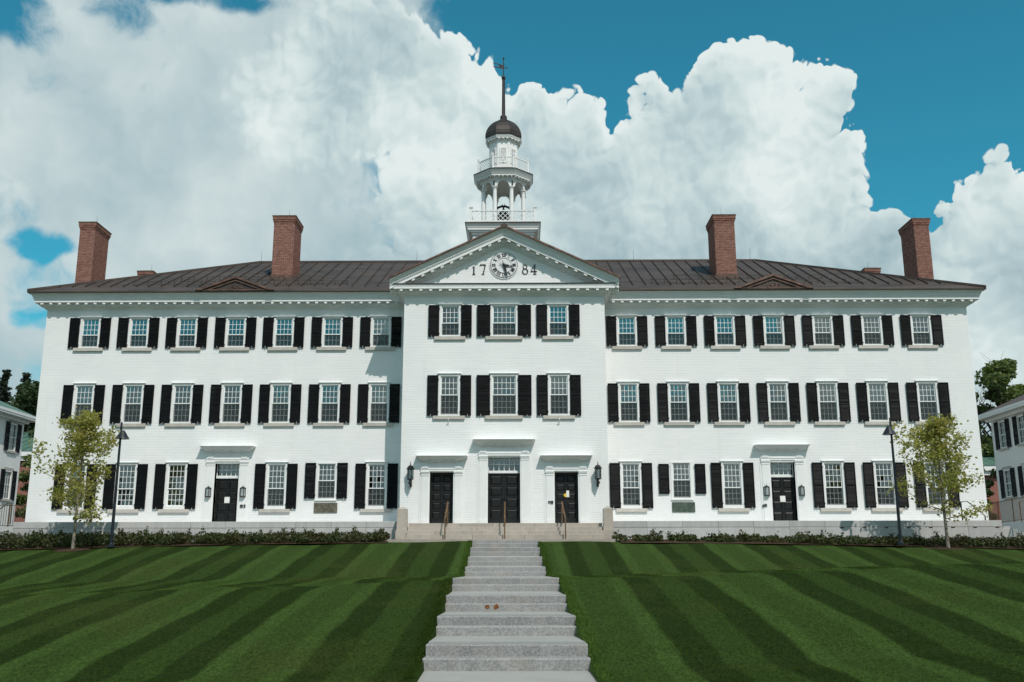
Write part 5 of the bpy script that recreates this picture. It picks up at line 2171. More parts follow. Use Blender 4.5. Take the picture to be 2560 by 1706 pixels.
# ------------------------------------------------------------------ fittings on the facade
def build_fittings():
    # small bracket lanterns beside the wing doors
    for dx in (-13.36, 13.28):
        for s in (-1, 1):
            x = dx + s * 0.83
            side = 'plaque' if (s > 0) == (dx < 0) else 'outer'
            wing = 'left' if dx < 0 else 'right'
            lab = 'small black half lantern on the %s side of the %s wing door' % ('pavilion' if side == 'plaque' else 'outer', wing)
            l = thing('door_lantern', lab, 'lantern', (x, -0.045, 1.30), group='small lanterns beside the wing doors')
            b = MB()
            w, d = 0.135, 0.15
            b.box(-w, w, -.012, 0.0, 0.0, .40)
            for (a, c) in ((-w, -.013), (w, -.013), (-w * .55, -d), (w * .55, -d)):
                b.bar((a, c, 0.02), (a, c, .40), .022, .022, (0, 1, 0))
            poly = [(-w - .012, 0), (-w - .012, -.03), (-w * .55 - .01, -d - .014), (w * .55 + .01, -d - .014), (w + .012, -.03), (w + .012, 0)]
            b.prism_z(poly, -0.01, 0.02)
            b.prism_z(poly, .385, .41)
            n = len(poly)
            b.add([(p[0], p[1], .41) for p in poly] + [(p[0] * .45, p[1] * .45, .455) for p in poly] + [(0, -.01, .49)],
                  [(i, (i + 1) % n, n + (i + 1) % n, n + i) for i in range(n)] + [(n + i, n + (i + 1) % n, 2 * n) for i in range(n)])
            b.lathe([(.001, .47), (.02, .48), (.02, .50), (.001, .52)], 8, 0, -.03)
            b.build('lantern_frame', 'black_iron', l)
            b = MB()
            q = [(-w + .006, -.02), (-w * .55 + .004, -d + .006), (w * .55 - .004, -d + .006), (w - .006, -.02)]
            for p, r_ in zip(q, q[1:]):
                b.add([(p[0], p[1], .02), (r_[0], r_[1], .02), (r_[0], r_[1], .385), (p[0], p[1], .385)], [(0, 1, 2, 3)])
            b.build('lantern_glass', 'lantern_glass', l, fix=False)
    # large hanging lanterns on the pavilion
    for x, lab in ((-4.26, 'tall black iron lantern on the left corner of the pavilion'), (4.26, 'tall black iron lantern on the right corner of the pavilion')):
        l = thing('wall_lantern', lab, 'lantern', (x, -PV - 0.30, 1.52), group='tall iron lanterns on the pavilion')
        b = MB()
        n = 6
        rr = 0.135
        v6 = [(rr * math.cos(2 * math.pi * k / n), rr * math.sin(2 * math.pi * k / n)) for k in range(n)]
        for (a, c) in v6:
            b.bar((a, c, .38), (a, c, .82), .018, .018, (1, 0, 0))
        b.lathe([(.05, .33), (.15, .36), (.155, .39), (.12, .395)], n)
        b.lathe([(.12, .80), (.165, .81), (.175, .835), (.15, .86), (.15, .90), (.12, .94), (.13, .955), (.085, .985), (.03, 1.0), (.02, 1.06), (.028, 1.08), (.012, 1.10), (.003, 1.20)], n)
        b.lathe([(.003, -.02), (.018, .0), (.010, .05), (.035, .09), (.030, .13), (.075, .17), (.085, .21), (.07, .26), (.03, .29), (.035, .33)], 12)
        for k in range(n):      # crest points round the hood
            a = 2 * math.pi * k / n
            b.tube([(.16 * math.cos(a), .16 * math.sin(a), .83), (.20 * math.cos(a), .20 * math.sin(a), .90)], [.012, .004], 4)
        b.build('lantern_frame', 'black_iron', l)
        b = MB()
        b.tube([(0, 0.0, .21), (0, .14, .12), (0, .30, .25)], .018, 6)
        b.tube([(0, 0.05, .16), (.0, .18, .02), (0, .29, .10)], .012, 6)
        b.tube([(0, 0.02, .88), (.0, .20, .95), (0, .30, .85)], .014, 6)
        b.box(-.05, .05, .28, .30, .05, .95)
        b.build('bracket', 'black_iron', l)
        b = MB()
        for k in range(n):
            p, q = v6[k], v6[(k + 1) % n]
            b.add([(p[0] * .97, p[1] * .97, .395), (q[0] * .97, q[1] * .97, .395), (q[0] * .97, q[1] * .97, .80), (p[0] * .97, p[1] * .97, .80)], [(0, 1, 2, 3)])
        b.build('lantern_pane', 'window_glass', l, fix=False)
        b = MB()
        b.lathe([(.016, .39), (.016, .55), (.03, .57), (.035, .62), (.02, .68), (.003, .70)], 8)
        b.build('lamp_bulb', 'paper', l)
    # plaques under the short windows
    for x, w, m, lab in ((-8.545, 0.545, 'plaque_bronze_brown', 'brownish bronze plaque under the short window left of the pavilion'), (8.48, 0.53, 'plaque_bronze_green', 'greenish bronze plaque under the short window right of the pavilion')):
        p = thing('plaque', lab, 'plaque', (x, -0.002, 0.765))
        b = MB()
        b.box(-w, w, -.028, 0, -.23, .23)
        b.build('plaque_plate', m, p)
        b = MB()
        for a in (-1, 1):
            b.box(-w - .006, w + .006, -.038, -.0, a * .222 - .012, a * .222 + .012)
            b.box(a * w - .012, a * w + .012, -.037, -.0, -.209, .209)
        b.build('plaque_border', m, p)
        b = MB()
        rr = random.Random(int(x))
        for i in range(6):
            z = .165 - i * .062
            xx = -w + .09
            while xx < w - .13:
                ln = rr.uniform(.05, .16)
                b.box(xx, min(xx + ln, w - .08), -.032, -.028, z - .014, z + .010)
                xx += ln + .03
        tag(b.build('raised_lettering', m, p), kind='stuff')
    # notices and door fittings
    def notice(x, y, z, w, h, lab, m='paper', name='notice'):
        b = MB()
        n = 5
        vs = []
        for j in range(n + 1):
            for i in range(2):
                vs.append((-w / 2 + w * i, -.004 - .004 * math.sin(j * 1.1), -h / 2 + h * j / n))
        b.add(vs, [(2 * j, 2 * j + 1, 2 * j + 3, 2 * j + 2) for j in range(n)])
        o = b.build(name, m, None, (x, y, z), fix=False)
        so = o.modifiers.new('thickness', 'SOLIDIFY')
        so.thickness = 0.001
        return tag(o, lab, 'notice')
    notice(-13.36, 0.282, 1.165, .25, .29, 'white paper notice on the left wing door')
    notice(13.28, 0.282, 1.165, .25, .29, 'white paper notice on the right wing door')
    notice(2.90, -PV + .282, 1.26, .13, .30, 'narrow white notice on the right-hand pavilion door')
    b = MB()
    b.lathe([(.0001, 0), (.085, 0), (.085, .006), (.0001, .006)], 18)
    o = b.build('warning_sticker', 'yellow_sticker', None, (2.80, -PV + .285, 1.20))
    o.rotation_euler = (math.pi / 2, 0, 0)
    tag(o, 'round yellow sticker beside the notice on the right-hand pavilion door', 'sticker')
    for x, y, z, w, h, lab in ((-12.555, -.045, .85, .14, .15, 'wide grey card reader beside the left wing door'), (-12.405, -.045, .85, .085, .15, 'narrow grey button panel beside the left wing door'),
                               (12.26, -.045, .82, .09, .11, 'narrow grey button panel beside the right wing door'), (12.37, -.045, .84, .11, .13, 'wide grey card reader beside the right wing door'),
                               (2.035, -PV - .045, .87, .08, .10, 'narrow grey button panel beside the right-hand pavilion door'), (2.16, -PV - .045, .86, .13, .13, 'wide grey card reader beside the right-hand pavilion door')):
        t = thing('entry_device', lab, 'card reader', (x, y, z))
        b = MB()
        b.box(-w / 2, w / 2, -.03, 0, -h / 2, h / 2)
        b.build('housing', 'device_grey', t)
        b = MB()
        b.box(-w * .35, w * .35, -.034, -.028, -h * .1, h * .36)
        b.build('face_plate', 'black_iron', t)
    # iron flag brackets under the pavilion windows
    for x, lab in ((-2.58, 'white flag bracket under the left middle-floor pavilion window'), (2.54, 'white flag bracket under the right middle-floor pavilion window')):
        t = thing('flag_bracket', lab, 'bracket', (x, -PV, 4.52))
        b = MB()
        b.box(-.03, .03, -.02, 0, -.10, .10)
        b.build('bracket_plate', 'white_trim', t)
        b = MB()
        b.tube([(0, -.01, -.02), (.01, -.20, .14)], .022, 8)
        b.build('bracket_socket', 'white_trim', t)
    # tube leaning in an upper pavilion window
    t = thing('cardboard_tube', 'tan tube standing inside the upper left pavilion window', 'tube', (-2.26, -PV + .24, 8.72))
    b = MB()
    b.tube([(0.03, 0, 0), (-.02, 0, .25), (-.045, 0, .42)], [.055, .05, .045], 10)
    b.build('tube_body', 'cardboard_tan', t)
    b = MB()
    b.tube([(-.045, 0, .42), (-.048, 0, .44)], .047, 10)
    b.build('tube_cap', 'cardboard_tan', t)


build_fittings()


# ------------------------------------------------------------------ lamp posts
def build_lamp(x, y, z0, z1, s, lab):
    t = thing('lamp_post', lab, 'lamp post', (x, y, z0), group='dark lamp posts at the lawn edge')
    H = z1 - z0
    b = MB()
    b.lathe([(.075, 0.0), (.075, .10), (.07, .11), (.045, H - .3), (.042, H), (.02, H + .01)], 14)
    b.build('pole', 'lamp_post_paint', t, smooth=False)
    b = MB()
    b.lathe([(.15, -.05), (.15, .03), (.12, .05), (.08, .06)], 14)
    for k in range(4):
        a = math.pi / 4 + k * math.pi / 2
        b.lathe([(.014, .03), (.014, .055)], 6, .125 * math.cos(a), .125 * math.sin(a))
    b.build('base_plate', 'lamp_post_paint', t)
    b = MB()
    hx = s * 0.11
    zc = H - 0.72
    n = 20
    b.lathe([(.29, zc), (.285, zc + .012), (.085, zc + .34), (.06, zc + .36), (.01, zc + .365)], n, hx, -.06)
    b.build('lamp_shade', 'lamp_post_paint', t, smooth=False)
    b = MB()
    b.lathe([(.24, zc + .01), (.20, zc + .05), (.10, zc + .10), (.01, zc + .11)], n, hx, -.06)
    b.build('lamp_lens', 'lantern_glass', t)
    b = MB()
    b.bar((0, 0, zc + .22), (hx, -.06, zc + .22), .05, .09)
    b.build('lamp_arm', 'lamp_post_paint', t)


build_lamp(-16.50, -5.3, -1.12, 4.12, 1, 'dark lamp post right of the young tree before the left wing')
build_lamp(16.64, -5.3, -1.08, 4.22, -1, 'dark lamp post left of the young tree before the right wing')


# ------------------------------------------------------------------ side buildings, fences
def end_house(name, lab, X, Yc, s, ys, roofm, depth, eave, rows):
    """white house whose end wall (facing the hall) is at x=X; s is the outward direction of that wall"""
    t = thing(name, lab, 'building', (0, 0, 0))
    th = 12.0
    far = X - s * th
    # end wall with openings, in a local frame: u along +y
    ops = []
    for (yc) in ys:
        for (z0, z1) in rows:
            ops.append((yc - .47, yc + .47, z0, z1))
    mb = MB()
    tmp = MB()
    wall_grid(tmp, -1.5, Yc, -1.2, eave, 0.0, ops, 0.3)
    mb.v = [(X - s * v[1], v[0], v[2]) for v in tmp.v]
    mb.f, mb.fm = tmp.f, tmp.fm
    mb.add([(X, Yc, -1.2), (far, Yc, -1.2), (far, Yc, eave), (X, Yc, eave)], [(0, 1, 2, 3)])
    mb.add([(X, -1.5, -1.2), (far, -1.5, -1.2), (far, -1.5, eave), (X, -1.5, eave)], [(0, 1, 2, 3)])
    mb.build('wall', 'white_painted_brick', t, fix=False)
    m = MB()
    x0, x1 = sorted((X - s * .35, X - s * .5))
    m.box(x0, x1, -1.4, Yc - .1, -1, eave - .1)
    m.build('room_partition', 'room_floor', t)
    # eaves and hipped roof
    o = 0.62
    xa, xb = X + s * o, far - s * o
    ya, yb = -1.5 - o, Yc + o
    m = MB()
    lo, hi = sorted((xa, xb))
    m.box(lo, hi, ya, yb, eave - .02, eave + .10)
    m.box(lo - .03, hi + .03, ya - .03, yb + .03, eave + .102, eave + .26)
    l2, h2 = sorted((X + s * .2, far - s * .2))
    m.box(l2, h2, -1.7, Yc + .2, eave - .20, eave - .022)
    m.build('eaves', 'white_trim', t)
    m = MB()
    ze = eave + .265
    zr = ze + 2.6
    mx = (ya + yb) / 2
    r0, r1 = (lo + 5, hi - 5)
    m.add([(lo, ya, ze), (hi, ya, ze), (hi, yb, ze), (lo, yb, ze), (r0, mx, zr), (r1, mx, zr)],
          [(0, 1, 5, 4), (1, 2, 5), (2, 3, 4, 5), (3, 0, 4), (3, 2, 1, 0)])
    m.build('roof', roofm, t)
    case, up, lo_ = {}, {}, {}
    for yc in ys:
        for ri, (z0, z1) in enumerate(rows):
            w = link('window', None, t, (X, yc, 0), (0, 0, 0))
            h = 0.47
            # local frame: u=y, out = s*x
            def conv(mb_):
                q = MB()
                q.v = [(-s * v[1], v[0], v[2]) for v in mb_.v]
                q.f, q.fm = mb_.f, mb_.fm
                return q
            c = MB()
            c.box(-h, -h + .09, -.02, .13, z0, z1)
            c.box(h - .09, h, -.02, .13, z0, z1)
            c.box(-h + .09, h - .09, -.019, .13, z1 - .09, z1)
            c.box(-h + .09, h - .09, -.019, .13, z0, z0 + .07)
            zm = (z0 + z1) / 2
            c.box(-h + .09, h - .09, .04, .09, zm - .025, zm + .025)
            for k in (-1, 1):
                c.box(k * .125 - .011, k * .125 + .011, .05, .085, z0 + .07, z1 - .09)
            for f_ in (.25, .75):
                zz = z0 + (z1 - z0) * f_
                c.box(-h + .09, h - .09, .051, .084, zz - .011, zz + .011)
            conv(c).build('window_frame', 'white_sash', w)
            g = MB()
            g.box(-h + .09, h - .09, .065, .069, z0 + .07, z1 - .09)
            conv(g).build('pane', 'window_glass', w)
            l = MB()
            l.box(-h - .12, h + .12, -.03, 0, z1 + .002, z1 + .17)
            conv(l).build('lintel', 'sill_stone', w)
            sl = MB()
            sl.box(-h - .1, h + .1, -.09, .13, z0 - .12, z0 - .002)
            conv(sl).build('sill', 'sill_stone', w)
            for k in (-1, 1):
                me = cached(('sh2', round(z1 - z0, 2)), lambda: shutter_mesh(0.45, z1 - z0 + .05, 5))
                sh = link('shutter', me, w, (s * .032, k * (h + .01), z0 - .03), (0, 0, 0))
                # shutter mesh runs along +x from the hinge, faces -y: turn it to face s*x
                sh.rotation_euler = (0, 0, s * math.pi / 2)
                along = s * 1.0
                sh.scale = (k * along, 1, 1)
    return t


end_house('white_house', 'white house with green roof and black shutters at the left edge', -30.45, 14.0, 1, [12.71, 9.35, 6.0], 'green_roof_paint', 12, 7.05, ((5.0, 6.70), (2.08, 3.82)))
end_house('white_house', 'white house with brown roof and black shutters at the right edge', 30.08, 14.0, -1, [12.60, 10.25, 7.9, 5.5], 'brown_roof', 12, 7.0, ((5.02, 6.68), (2.08, 3.74)))


def brick_house(lab, x0, x1, y0, y1, eave, roofm, wallm):
    t = thing('brick_house', lab, 'building', (0, 0, 0))
    m = MB()
    m.box(x0, x1, y0, y1, -1.5, eave)
    m.build('wall', wallm, t)
    m = MB()
    m.box(x0 - .35, x1 + .35, y0 - .35, y1 + .35, eave + .002, eave + .35)
    m.box(x0 - .55, x1 + .55, y0 - .55, y1 + .55, eave + .352, eave + .75)
    m.build('cornice', 'white_trim', t)
    m = MB()
    ze = eave + .755
    a, b, c, d = x0 - .6, x1 + .6, y0 - .6, y1 + .6
    my = (c + d) / 2
    m.add([(a, c, ze), (b, c, ze), (b, d, ze), (a, d, ze), (a + 5, my, ze + 2.4), (b - 5, my, ze + 2.4)], [(0, 1, 5, 4), (1, 2, 5), (2, 3, 4, 5), (3, 0, 4), (3, 2, 1, 0)])
    r = m.build('roof', roofm, t)
    m = MB()
    for i in range(int((b - a) / 0.7)):
        x = a + 5 + i * .7
        if x > b - 5:
            break
        m.bar((x, c, ze + .03), (x, my, ze + 2.43), .03, .05)
    m.build('roof_seam', roofm, r)


brick_house('red brick house with green metal roof seen in the gap beside the left house', -52.0, -34.0, 32.0, 44.0, 6.45, 'green_roof_paint', 'red_brick_wall')
brick_house('dark brick house with green metal roof seen in the gap beside the right house', 35.5, 54.0, 34.0, 46.0, 5.3, 'green_roof_paint', 'red_brick_wall')


def fence(pts, z0, z1, lab, posts):
    t = thing('picket_fence', lab, 'fence', (0, 0, 0))
    me = MB().box(-.009, .009, -.006, .006, 0, z1 - z0 - .06).mesh('picket', 'fence_bronze')
    pm = MB().box(-.028, .028, -.022, .022, 0, z1 - z0 + .03).mesh('fence_post', 'fence_bronze')
    for (a, b) in zip(pts, pts[1:]):
        a, b = Vector(a), Vector(b)
        L = (b - a).length
        n = int(L / 0.115)
        an = math.atan2(b.y - a.y, b.x - a.x)
        for i in range(n):
            p = a + (b - a) * ((i + .5) / n)
            link('picket', me, t, (p.x, p.y, z0 + .05), (0, 0, an))
        m = MB()
        m.bar((a.x, a.y, z1), (b.x, b.y, z1), .045, .03)
        m.bar((a.x, a.y, z0 + .05), (b.x, b.y, z0 + .05), .03, .03)
        m.build('fence_rail', 'fence_bronze', t)
        k = max(1, round(L / posts))
        for i in range(k + 1):
            p = a + (b - a) * (i / k)
            link('fence_post', pm, t, (p.x, p.y, z0), (0, 0, an))


fence([(-22.95, 1.0), (-26.6, 1.0)], -0.05, 0.98, 'brown metal picket fence between the left house and the hall', 1.35)
fence([(23.75, 2.3), (23.0, -3.6), (22.9, -6.5)], -0.02, 1.0, 'brown metal picket fence running forward beside the right house', 1.95)


def side_rail(p, z, lab, k):
    t = thing('handrail', lab, 'handrail', (0, 0, 0))
    b = MB()
    b.bar((p[0][0], p[0][1], z), (p[0][0], p[0][1], z + .92), .05, .03, (0, 1, 0))
    b.build('rail_post', k, t)
    b = MB()
    b.bar((p[2][0], p[2][1], z - .5), (p[2][0], p[2][1], z + .28), .05, .03, (0, 1, 0))
    b.build('rail_post', k, t)
    b = MB()
    b.tube([(p[0][0], p[0][1], z + .93), (p[1][0], p[1][1], z + .95), (p[2][0], p[2][1], z + .29)], .022, 6)
    b.build('rail', k, t)


side_rail([(21.05, -1.3), (21.35, -1.3), (22.1, -1.3)], -0.02, 'dark handrail at the right end of the terrace against the white wall', 'black_iron')
side_rail([(23.6, -1.6), (23.9, -1.6), (24.7, -1.6)], -0.02, 'brown handrail beside the fence at the right end of the terrace', 'fence_bronze')
side_rail([(-22.6, -1.9), (-22.8, -1.9), (-23.6, -1.9)], -0.05, 'brown handrail at the left end of the terrace', 'fence_bronze')


# ------------------------------------------------------------------ plants
def leaf_quads(pts, size, nr, flat=0.0, elong=1.5, jit=0.4):
    """random small leaves (two triangles, folded) at the given points"""
    n = len(pts)
    a = nr.normal(size=(n, 3))
    a[:, 2] *= (1 - flat)
    a /= np.linalg.norm(a, axis=1, keepdims=True) + 1e-9
    b = nr.normal(size=(n, 3))
    b -= a * np.sum(a * b, axis=1, keepdims=True)
    b /= np.linalg.norm(b, axis=1, keepdims=True) + 1e-9
    s = size * (1 + jit * nr.uniform(-1, 1, size=(n, 1)))
    c = np.cross(a, b)
    L, Wd = a * s * elong * .5, b * s * .5
    q = np.stack([pts - L, pts + Wd + c * s * .12, pts + L, pts - Wd + c * s * .12], axis=1)
    return q.reshape(-1, 3)


def limb_tree(seed, base, height, trunk_h, spread, leafm, barkm, leaves, leaf, name, lab, group=None, lean=0.0, trunk_r=0.06, shape=1.0, dense=0.16):
    """young deciduous tree: trunk, ascending limbs, leaf clusters along the twigs"""
    r = random.Random(seed)
    nr = np.random.default_rng(seed)
    t = thing(name, lab, 'tree', base, group=group)
    wood = MB()
    ends = []

    def grow(p, d, L, rad, depth):
        n = 5
        pts, rs = [p], [rad]
        q = Vector(p)
        dd = Vector(d)
        for i in range(n):
            dd = (dd + Vector((r.gauss(0, .10), r.gauss(0, .10), r.gauss(0.03, .06)))).normalized()
            q = q + dd * L / n
            pts.append(q.copy())
            rs.append(rad * (1 - .65 * (i + 1) / n))
        wood.tube(pts, rs, 6 if depth < 2 else 4, False)
        if depth >= 1:
            for i in range(1, n + 1):
                for _ in range(2):
                    ends.append(pts[i] + Vector((r.gauss(0, .06), r.gauss(0, .06), r.gauss(0, .06))))
        if depth < 3:
            for k in range(3 if depth == 1 else 2):
                i = r.randint(1, n)
                an = r.uniform(0, 2 * math.pi)
                s = Vector((math.cos(an), math.sin(an), r.uniform(-.25, .7)))
                grow(pts[i], (dd * .6 + s * .8).normalized(), L * r.uniform(.45, .65), rs[i] * .7, depth + 1)
    # trunk and leader
    tp = []
    q = Vector((0, 0, -.1))
    N = 10
    for i in range(N + 1):
        f = i / N
        tp.append(Vector((lean * f * height + .05 * math.sin(f * 5 + seed) * f, .04 * math.cos(f * 4 + seed) * f, -.1 + f * height * .96)))
    wood.tube(tp, [trunk_r * (1.15 if i == 0 else 1 - .85 * i / N) for i in range(N + 1)], 10, False)
    nb = 17
    for k in range(nb):
        f = trunk_h / height + (0.93 - trunk_h / height) * (k / (nb - 1)) ** 0.9
        p = tp[0].lerp(tp[-1], f)
        p = tp[int(f * N)].lerp(tp[min(N, int(f * N) + 1)], f * N - int(f * N))
        an = k * 2.4 + r.uniform(-.4, .4)
        rel = (f - trunk_h / height) / (0.93 - trunk_h / height)
        L = spread * (0.55 + 0.75 * math.sin(math.pi * min(1, rel * .8 + .22)) ** shape) * (1 - .55 * rel ** 2) * r.uniform(.8, 1.12)
        d = Vector((math.cos(an), math.sin(an), .35 + .75 * rel + r.uniform(-.1, .2))).normalized()
        grow(p, d, L * .8, trunk_r * .42 * (1 - .5 * rel), 1)
    wood.build('trunk', barkm, t, smooth=True)
    E = np.array([tuple(e) for e in ends])
    idx = nr.integers(0, len(E), leaves)
    pts = E[idx] + nr.normal(scale=dense, size=(leaves, 3)) * np.array([1, 1, .7])
    np_mesh('crown', leaf_quads(pts, leaf, nr, 0.3, 1.5), 4, leafm, t)
    return t


limb_tree(4, (-18.10, -5.3, -1.32), 6.1, 1.45, 1.8, 'young_maple_leaf', 'young_bark', 6600, 0.086, 'young_tree', 'slim young tree with yellow green leaves before the left wing', 'young trees at the lawn edge', 0.004, 0.075)
limb_tree(9, (18.60, -5.3, -1.30), 5.85, 1.40, 1.75, 'young_maple_leaf', 'young_bark', 6200, 0.086, 'young_tree', 'slim young tree with yellow green leaves before the right wing', 'young trees at the lawn edge', -0.012, 0.075)


def mulch_ring(x, y, rx, ry):
    mb = MB()
    n = 28
    r = random.Random(int(x))
    vs = [(x, y, lawn_z(x, y) + .06)]
    for i in range(n):
        a = 2 * math.pi * i / n
        k = r.uniform(.88, 1.1)
        px, py = x + rx * k * math.cos(a), y + ry * k * math.sin(a)
        vs.append((px, py, lawn_z(px, py) + .015))
    mb.add(vs, [(0, 1 + i, 1 + (i + 1) % n) for i in range(n)])
    return tag(mb.build('mulch_bed', 'mulch', fix=False), kind='structure')


mulch_ring(-18.1, -5.35, 0.75, 0.55)
mulch_ring(18.6, -5.35, 0.95, 0.55)


def big_tree(seed, base, h, trunk_h, rad, leafm, leaves, leaf, lab, name='broad_tree', blobs=64, group='trees behind the hall'):
    """mature tree: limbs reaching into leaf clumps spread through an uneven crown"""
    r = random.Random(seed)
    nr = np.random.default_rng(seed)
    t = thing(name, lab, 'tree', base, group=group)
    wood = MB()
    wood.tube([(0, 0, -.3), (.1, 0, trunk_h), (.15, .1, trunk_h + (h - trunk_h) * .55)], [rad * .075, rad * .055, rad * .018], 8, False)
    P = []
    for k in range(blobs):
        u = r.uniform(0, 1)
        z = trunk_h + (h - trunk_h) * (0.08 + 0.88 * u)
        rr = rad * (math.sin(math.pi * min(.97, .18 + u * .82)) ** .7) * r.uniform(.05, 1.0)
        a = r.uniform(0, 2 * math.pi)
        c = Vector((rr * math.cos(a), rr * math.sin(a), z))
        cr = rad * r.uniform(.13, .27)
        wood.tube([(.12, .05, trunk_h + (z - trunk_h) * .45), c * .6 + Vector((0, 0, z * .3)), c], [rad * .02, rad * .012, rad * .005], 5, False)
        m = int(leaves / blobs)
        g = nr.normal(size=(m, 3))
        g /= np.linalg.norm(g, axis=1, keepdims=True)
        g *= (nr.uniform(0, 1, size=(m, 1)) ** .45) * cr
        g[:, 2] *= .7
        P.append(g + np.array(tuple(c)))
    wood.build('trunk', 'dark_bark', t, smooth=True)
    np_mesh('crown', leaf_quads(np.concatenate(P), leaf, nr, .35, 1.4), 4, leafm, t)
    return t


def conifer(seed, base, h, rad, lab):
    r = random.Random(seed)
    nr = np.random.default_rng(seed)
    t = thing('conifer_tree', lab, 'tree', base, group='trees behind the hall')
    wood = MB()
    wood.tube([(0, 0, 0), (0, 0, h)], [.22, .02], 7, False)
    P = []
    z = h * .15
    while z < h * .99:
        f = 1 - z / h
        for k in range(3):
            a = r.uniform(0, 2 * math.pi)
            L = rad * (f ** .8) * r.uniform(.7, 1.15) + .15
            tip = Vector((L * math.cos(a), L * math.sin(a), z - L * .30 + r.uniform(-.1, .3)))
            wood.tube([(0, 0, z), tip * .5 + Vector((0, 0, z * .5 + .06)), tip], [.03, .02, .006], 4, False)
            m = int(30 + 60 * L)
            tt = nr.uniform(.12, 1, size=(m, 1))
            P.append(np.array([[0, 0, z]]) * (1 - tt) + np.array([tuple(tip)]) * tt + nr.normal(scale=.085, size=(m, 3)) * np.array([1.2, 1.2, .8]))
        z += h * .011
    wood.build('trunk', 'dark_bark', t)
    np_mesh('crown', leaf_quads(np.concatenate(P), .13, nr, .5, 2.2), 4, 'conifer_needle', t)


conifer(2, (-48.3, 45, -1), 17.6, 2.3, 'leftmost of the two spire-topped conifers behind the left house')
conifer(5, (-46.6, 45.5, -1), 17.4, 2.0, 'second spire-topped conifer from the left behind the left house')
big_tree(12, (-42.5, 38, -1), 15.2, 3.5, 4.6, 'dark_tree_leaf', 16000, .26, 'dark broad tree rising between the conifers and the hall')
big_tree(13, (-46.5, 41, -1), 13.0, 2.0, 5.5, 'dark_tree_leaf', 16000, .28, 'dark leafy tree below the conifers at the left edge')
big_tree(14, (-33.5, 24, -1), 9.0, 1.6, 2.2, 'mid_tree_leaf', 7000, .18, 'small green tree between the left house and the hall')
big_tree(16, (42.6, 38, -1), 16.8, 4.0, 4.9, 'mid_tree_leaf', 22000, .24, 'tall loose green tree between the hall and the right house')
big_tree(18, (48.0, 42, -1), 14.6, 4.0, 4.2, 'mid_tree_leaf', 10000, .24, 'green tree crown rising over the brown roof of the right house')
big_tree(19, (33.6, 26, -1), 8.6, 1.0, 2.3, 'dark_tree_leaf', 9000, .18, 'dark low tree in the gap beside the right house')


def bare_tree(seed, base, h, lab):
    r = random.Random(seed)
    t = thing('bare_tree', lab, 'tree', base, group='trees behind the hall')
    b = MB()

    def br(p, d, L, rad, k):
        q = p + d * L
        b.tube([p, (p + q) / 2 + Vector((r.gauss(0, .06), r.gauss(0, .06), 0)) * L, q], [rad, rad * .75, rad * .5], 5, False)
        if k:
            for _ in range(3):
                br(p.lerp(q, r.uniform(.5, 1)), (d + Vector((r.gauss(0, .55), r.gauss(0, .55), r.gauss(.1, .35)))).normalized(), L * r.uniform(.5, .75), rad * .55, k - 1)
    br(Vector((0, 0, 0)), Vector((.02, 0, 1)), h * .62, .16, 4)
    b.build('trunk', 'dark_bark', t)
    nr = np.random.default_rng(seed)
    P = nr.normal(scale=.35, size=(260, 3)) + np.array([1.2, 0, h * .86])
    P2 = nr.normal(scale=.25, size=(160, 3)) + np.array([2.0, 0, h * .82])
    np_mesh('crown', leaf_quads(np.concatenate([P, P2]), .2, nr, .3, 1.4), 4, 'mid_tree_leaf', t)


bare_tree(6, (39.6, 40, -1), 14.5, 'thin half bare tree poking out behind the right end of the hall')


def hedge(name, lab, x0, x1, y0, y1, top, seed, leaves, gaps=()):
    """low clipped bed of shrubs: twigs inside, leaves through the volume"""
    nr = np.random.default_rng(seed)
    r = random.Random(seed)
    t = thing(name, lab, 'hedge', ((x0 + x1) / 2, (y0 + y1) / 2, lawn_z((x0 + x1) / 2, y0)))
    ox, oy, oz = t.location
    P = []
    twigs = MB()
    n = int((x1 - x0) * 2.6)
    for i in range(n):
        cx = x0 + (x1 - x0) * (i + r.uniform(0, 1)) / n
        if any(a < cx < b for a, b in gaps):
            continue
        for row in range(3):
            cy = y0 + (y1 - y0) * (row + .5 + r.uniform(-.35, .35)) / 3
            zb = lawn_z(cx, cy)
            zt = top(cx) + r.gauss(0, .035) - (0.13 if row == 0 else 0.0)
            h = max(.18, zt - zb)
            rad = r.uniform(.24, .38)
            m = max(30, int(leaves * rad))
            g = nr.normal(size=(m, 3))
            g /= np.linalg.norm(g, axis=1, keepdims=True)
            g *= nr.uniform(.25, 1, size=(m, 1)) ** .5
            g = g * np.array([rad, rad * 1.1, h * .52]) + np.array([cx, cy, zb + h * .50])
            P.append(g)
            for _ in range(3):
                a = r.uniform(0, 6.28)
                twigs.tube([(cx - ox, cy - oy, zb - .05 - oz), (cx + .15 * math.cos(a) - ox, cy + .15 * math.sin(a) - oy, zb + h * .9 - oz)], [.012, .004], 4, False)
            # a few shoots stand proud
            if r.random() < .28:
                k = nr.normal(scale=(.05, .05, .07), size=(26, 3)) + np.array([cx + r.uniform(-.2, .2), cy, zt + .03])
                P.append(k)
    tag(twigs.build('twigs', 'dark_bark', t), kind='stuff')
    pts = np.concatenate(P) - np.array([ox, oy, oz])
    np_mesh('foliage', leaf_quads(pts, .062, nr, .2, 1.6), 4, 'hedge_leaf', t)


hedge('low_hedge', 'dense low hedge of dark shrubs under the left terrace wall', -27.5, -5.0, -4.95, -3.1, lambda x: -0.50, 31, 560)
hedge('low_hedge', 'low patchy row of shrubs under the right terrace wall beside the entrance post', 5.05, 12.0, -4.5, -3.3, lambda x: -0.66 + .04 * math.sin(x * 2), 32, 420)
hedge('low_hedge', 'dense low hedge of shrubs around the right lamp post', 12.2, 27.0, -5.0, -3.2, lambda x: -0.68 - .010 * (x - 12), 33, 470)


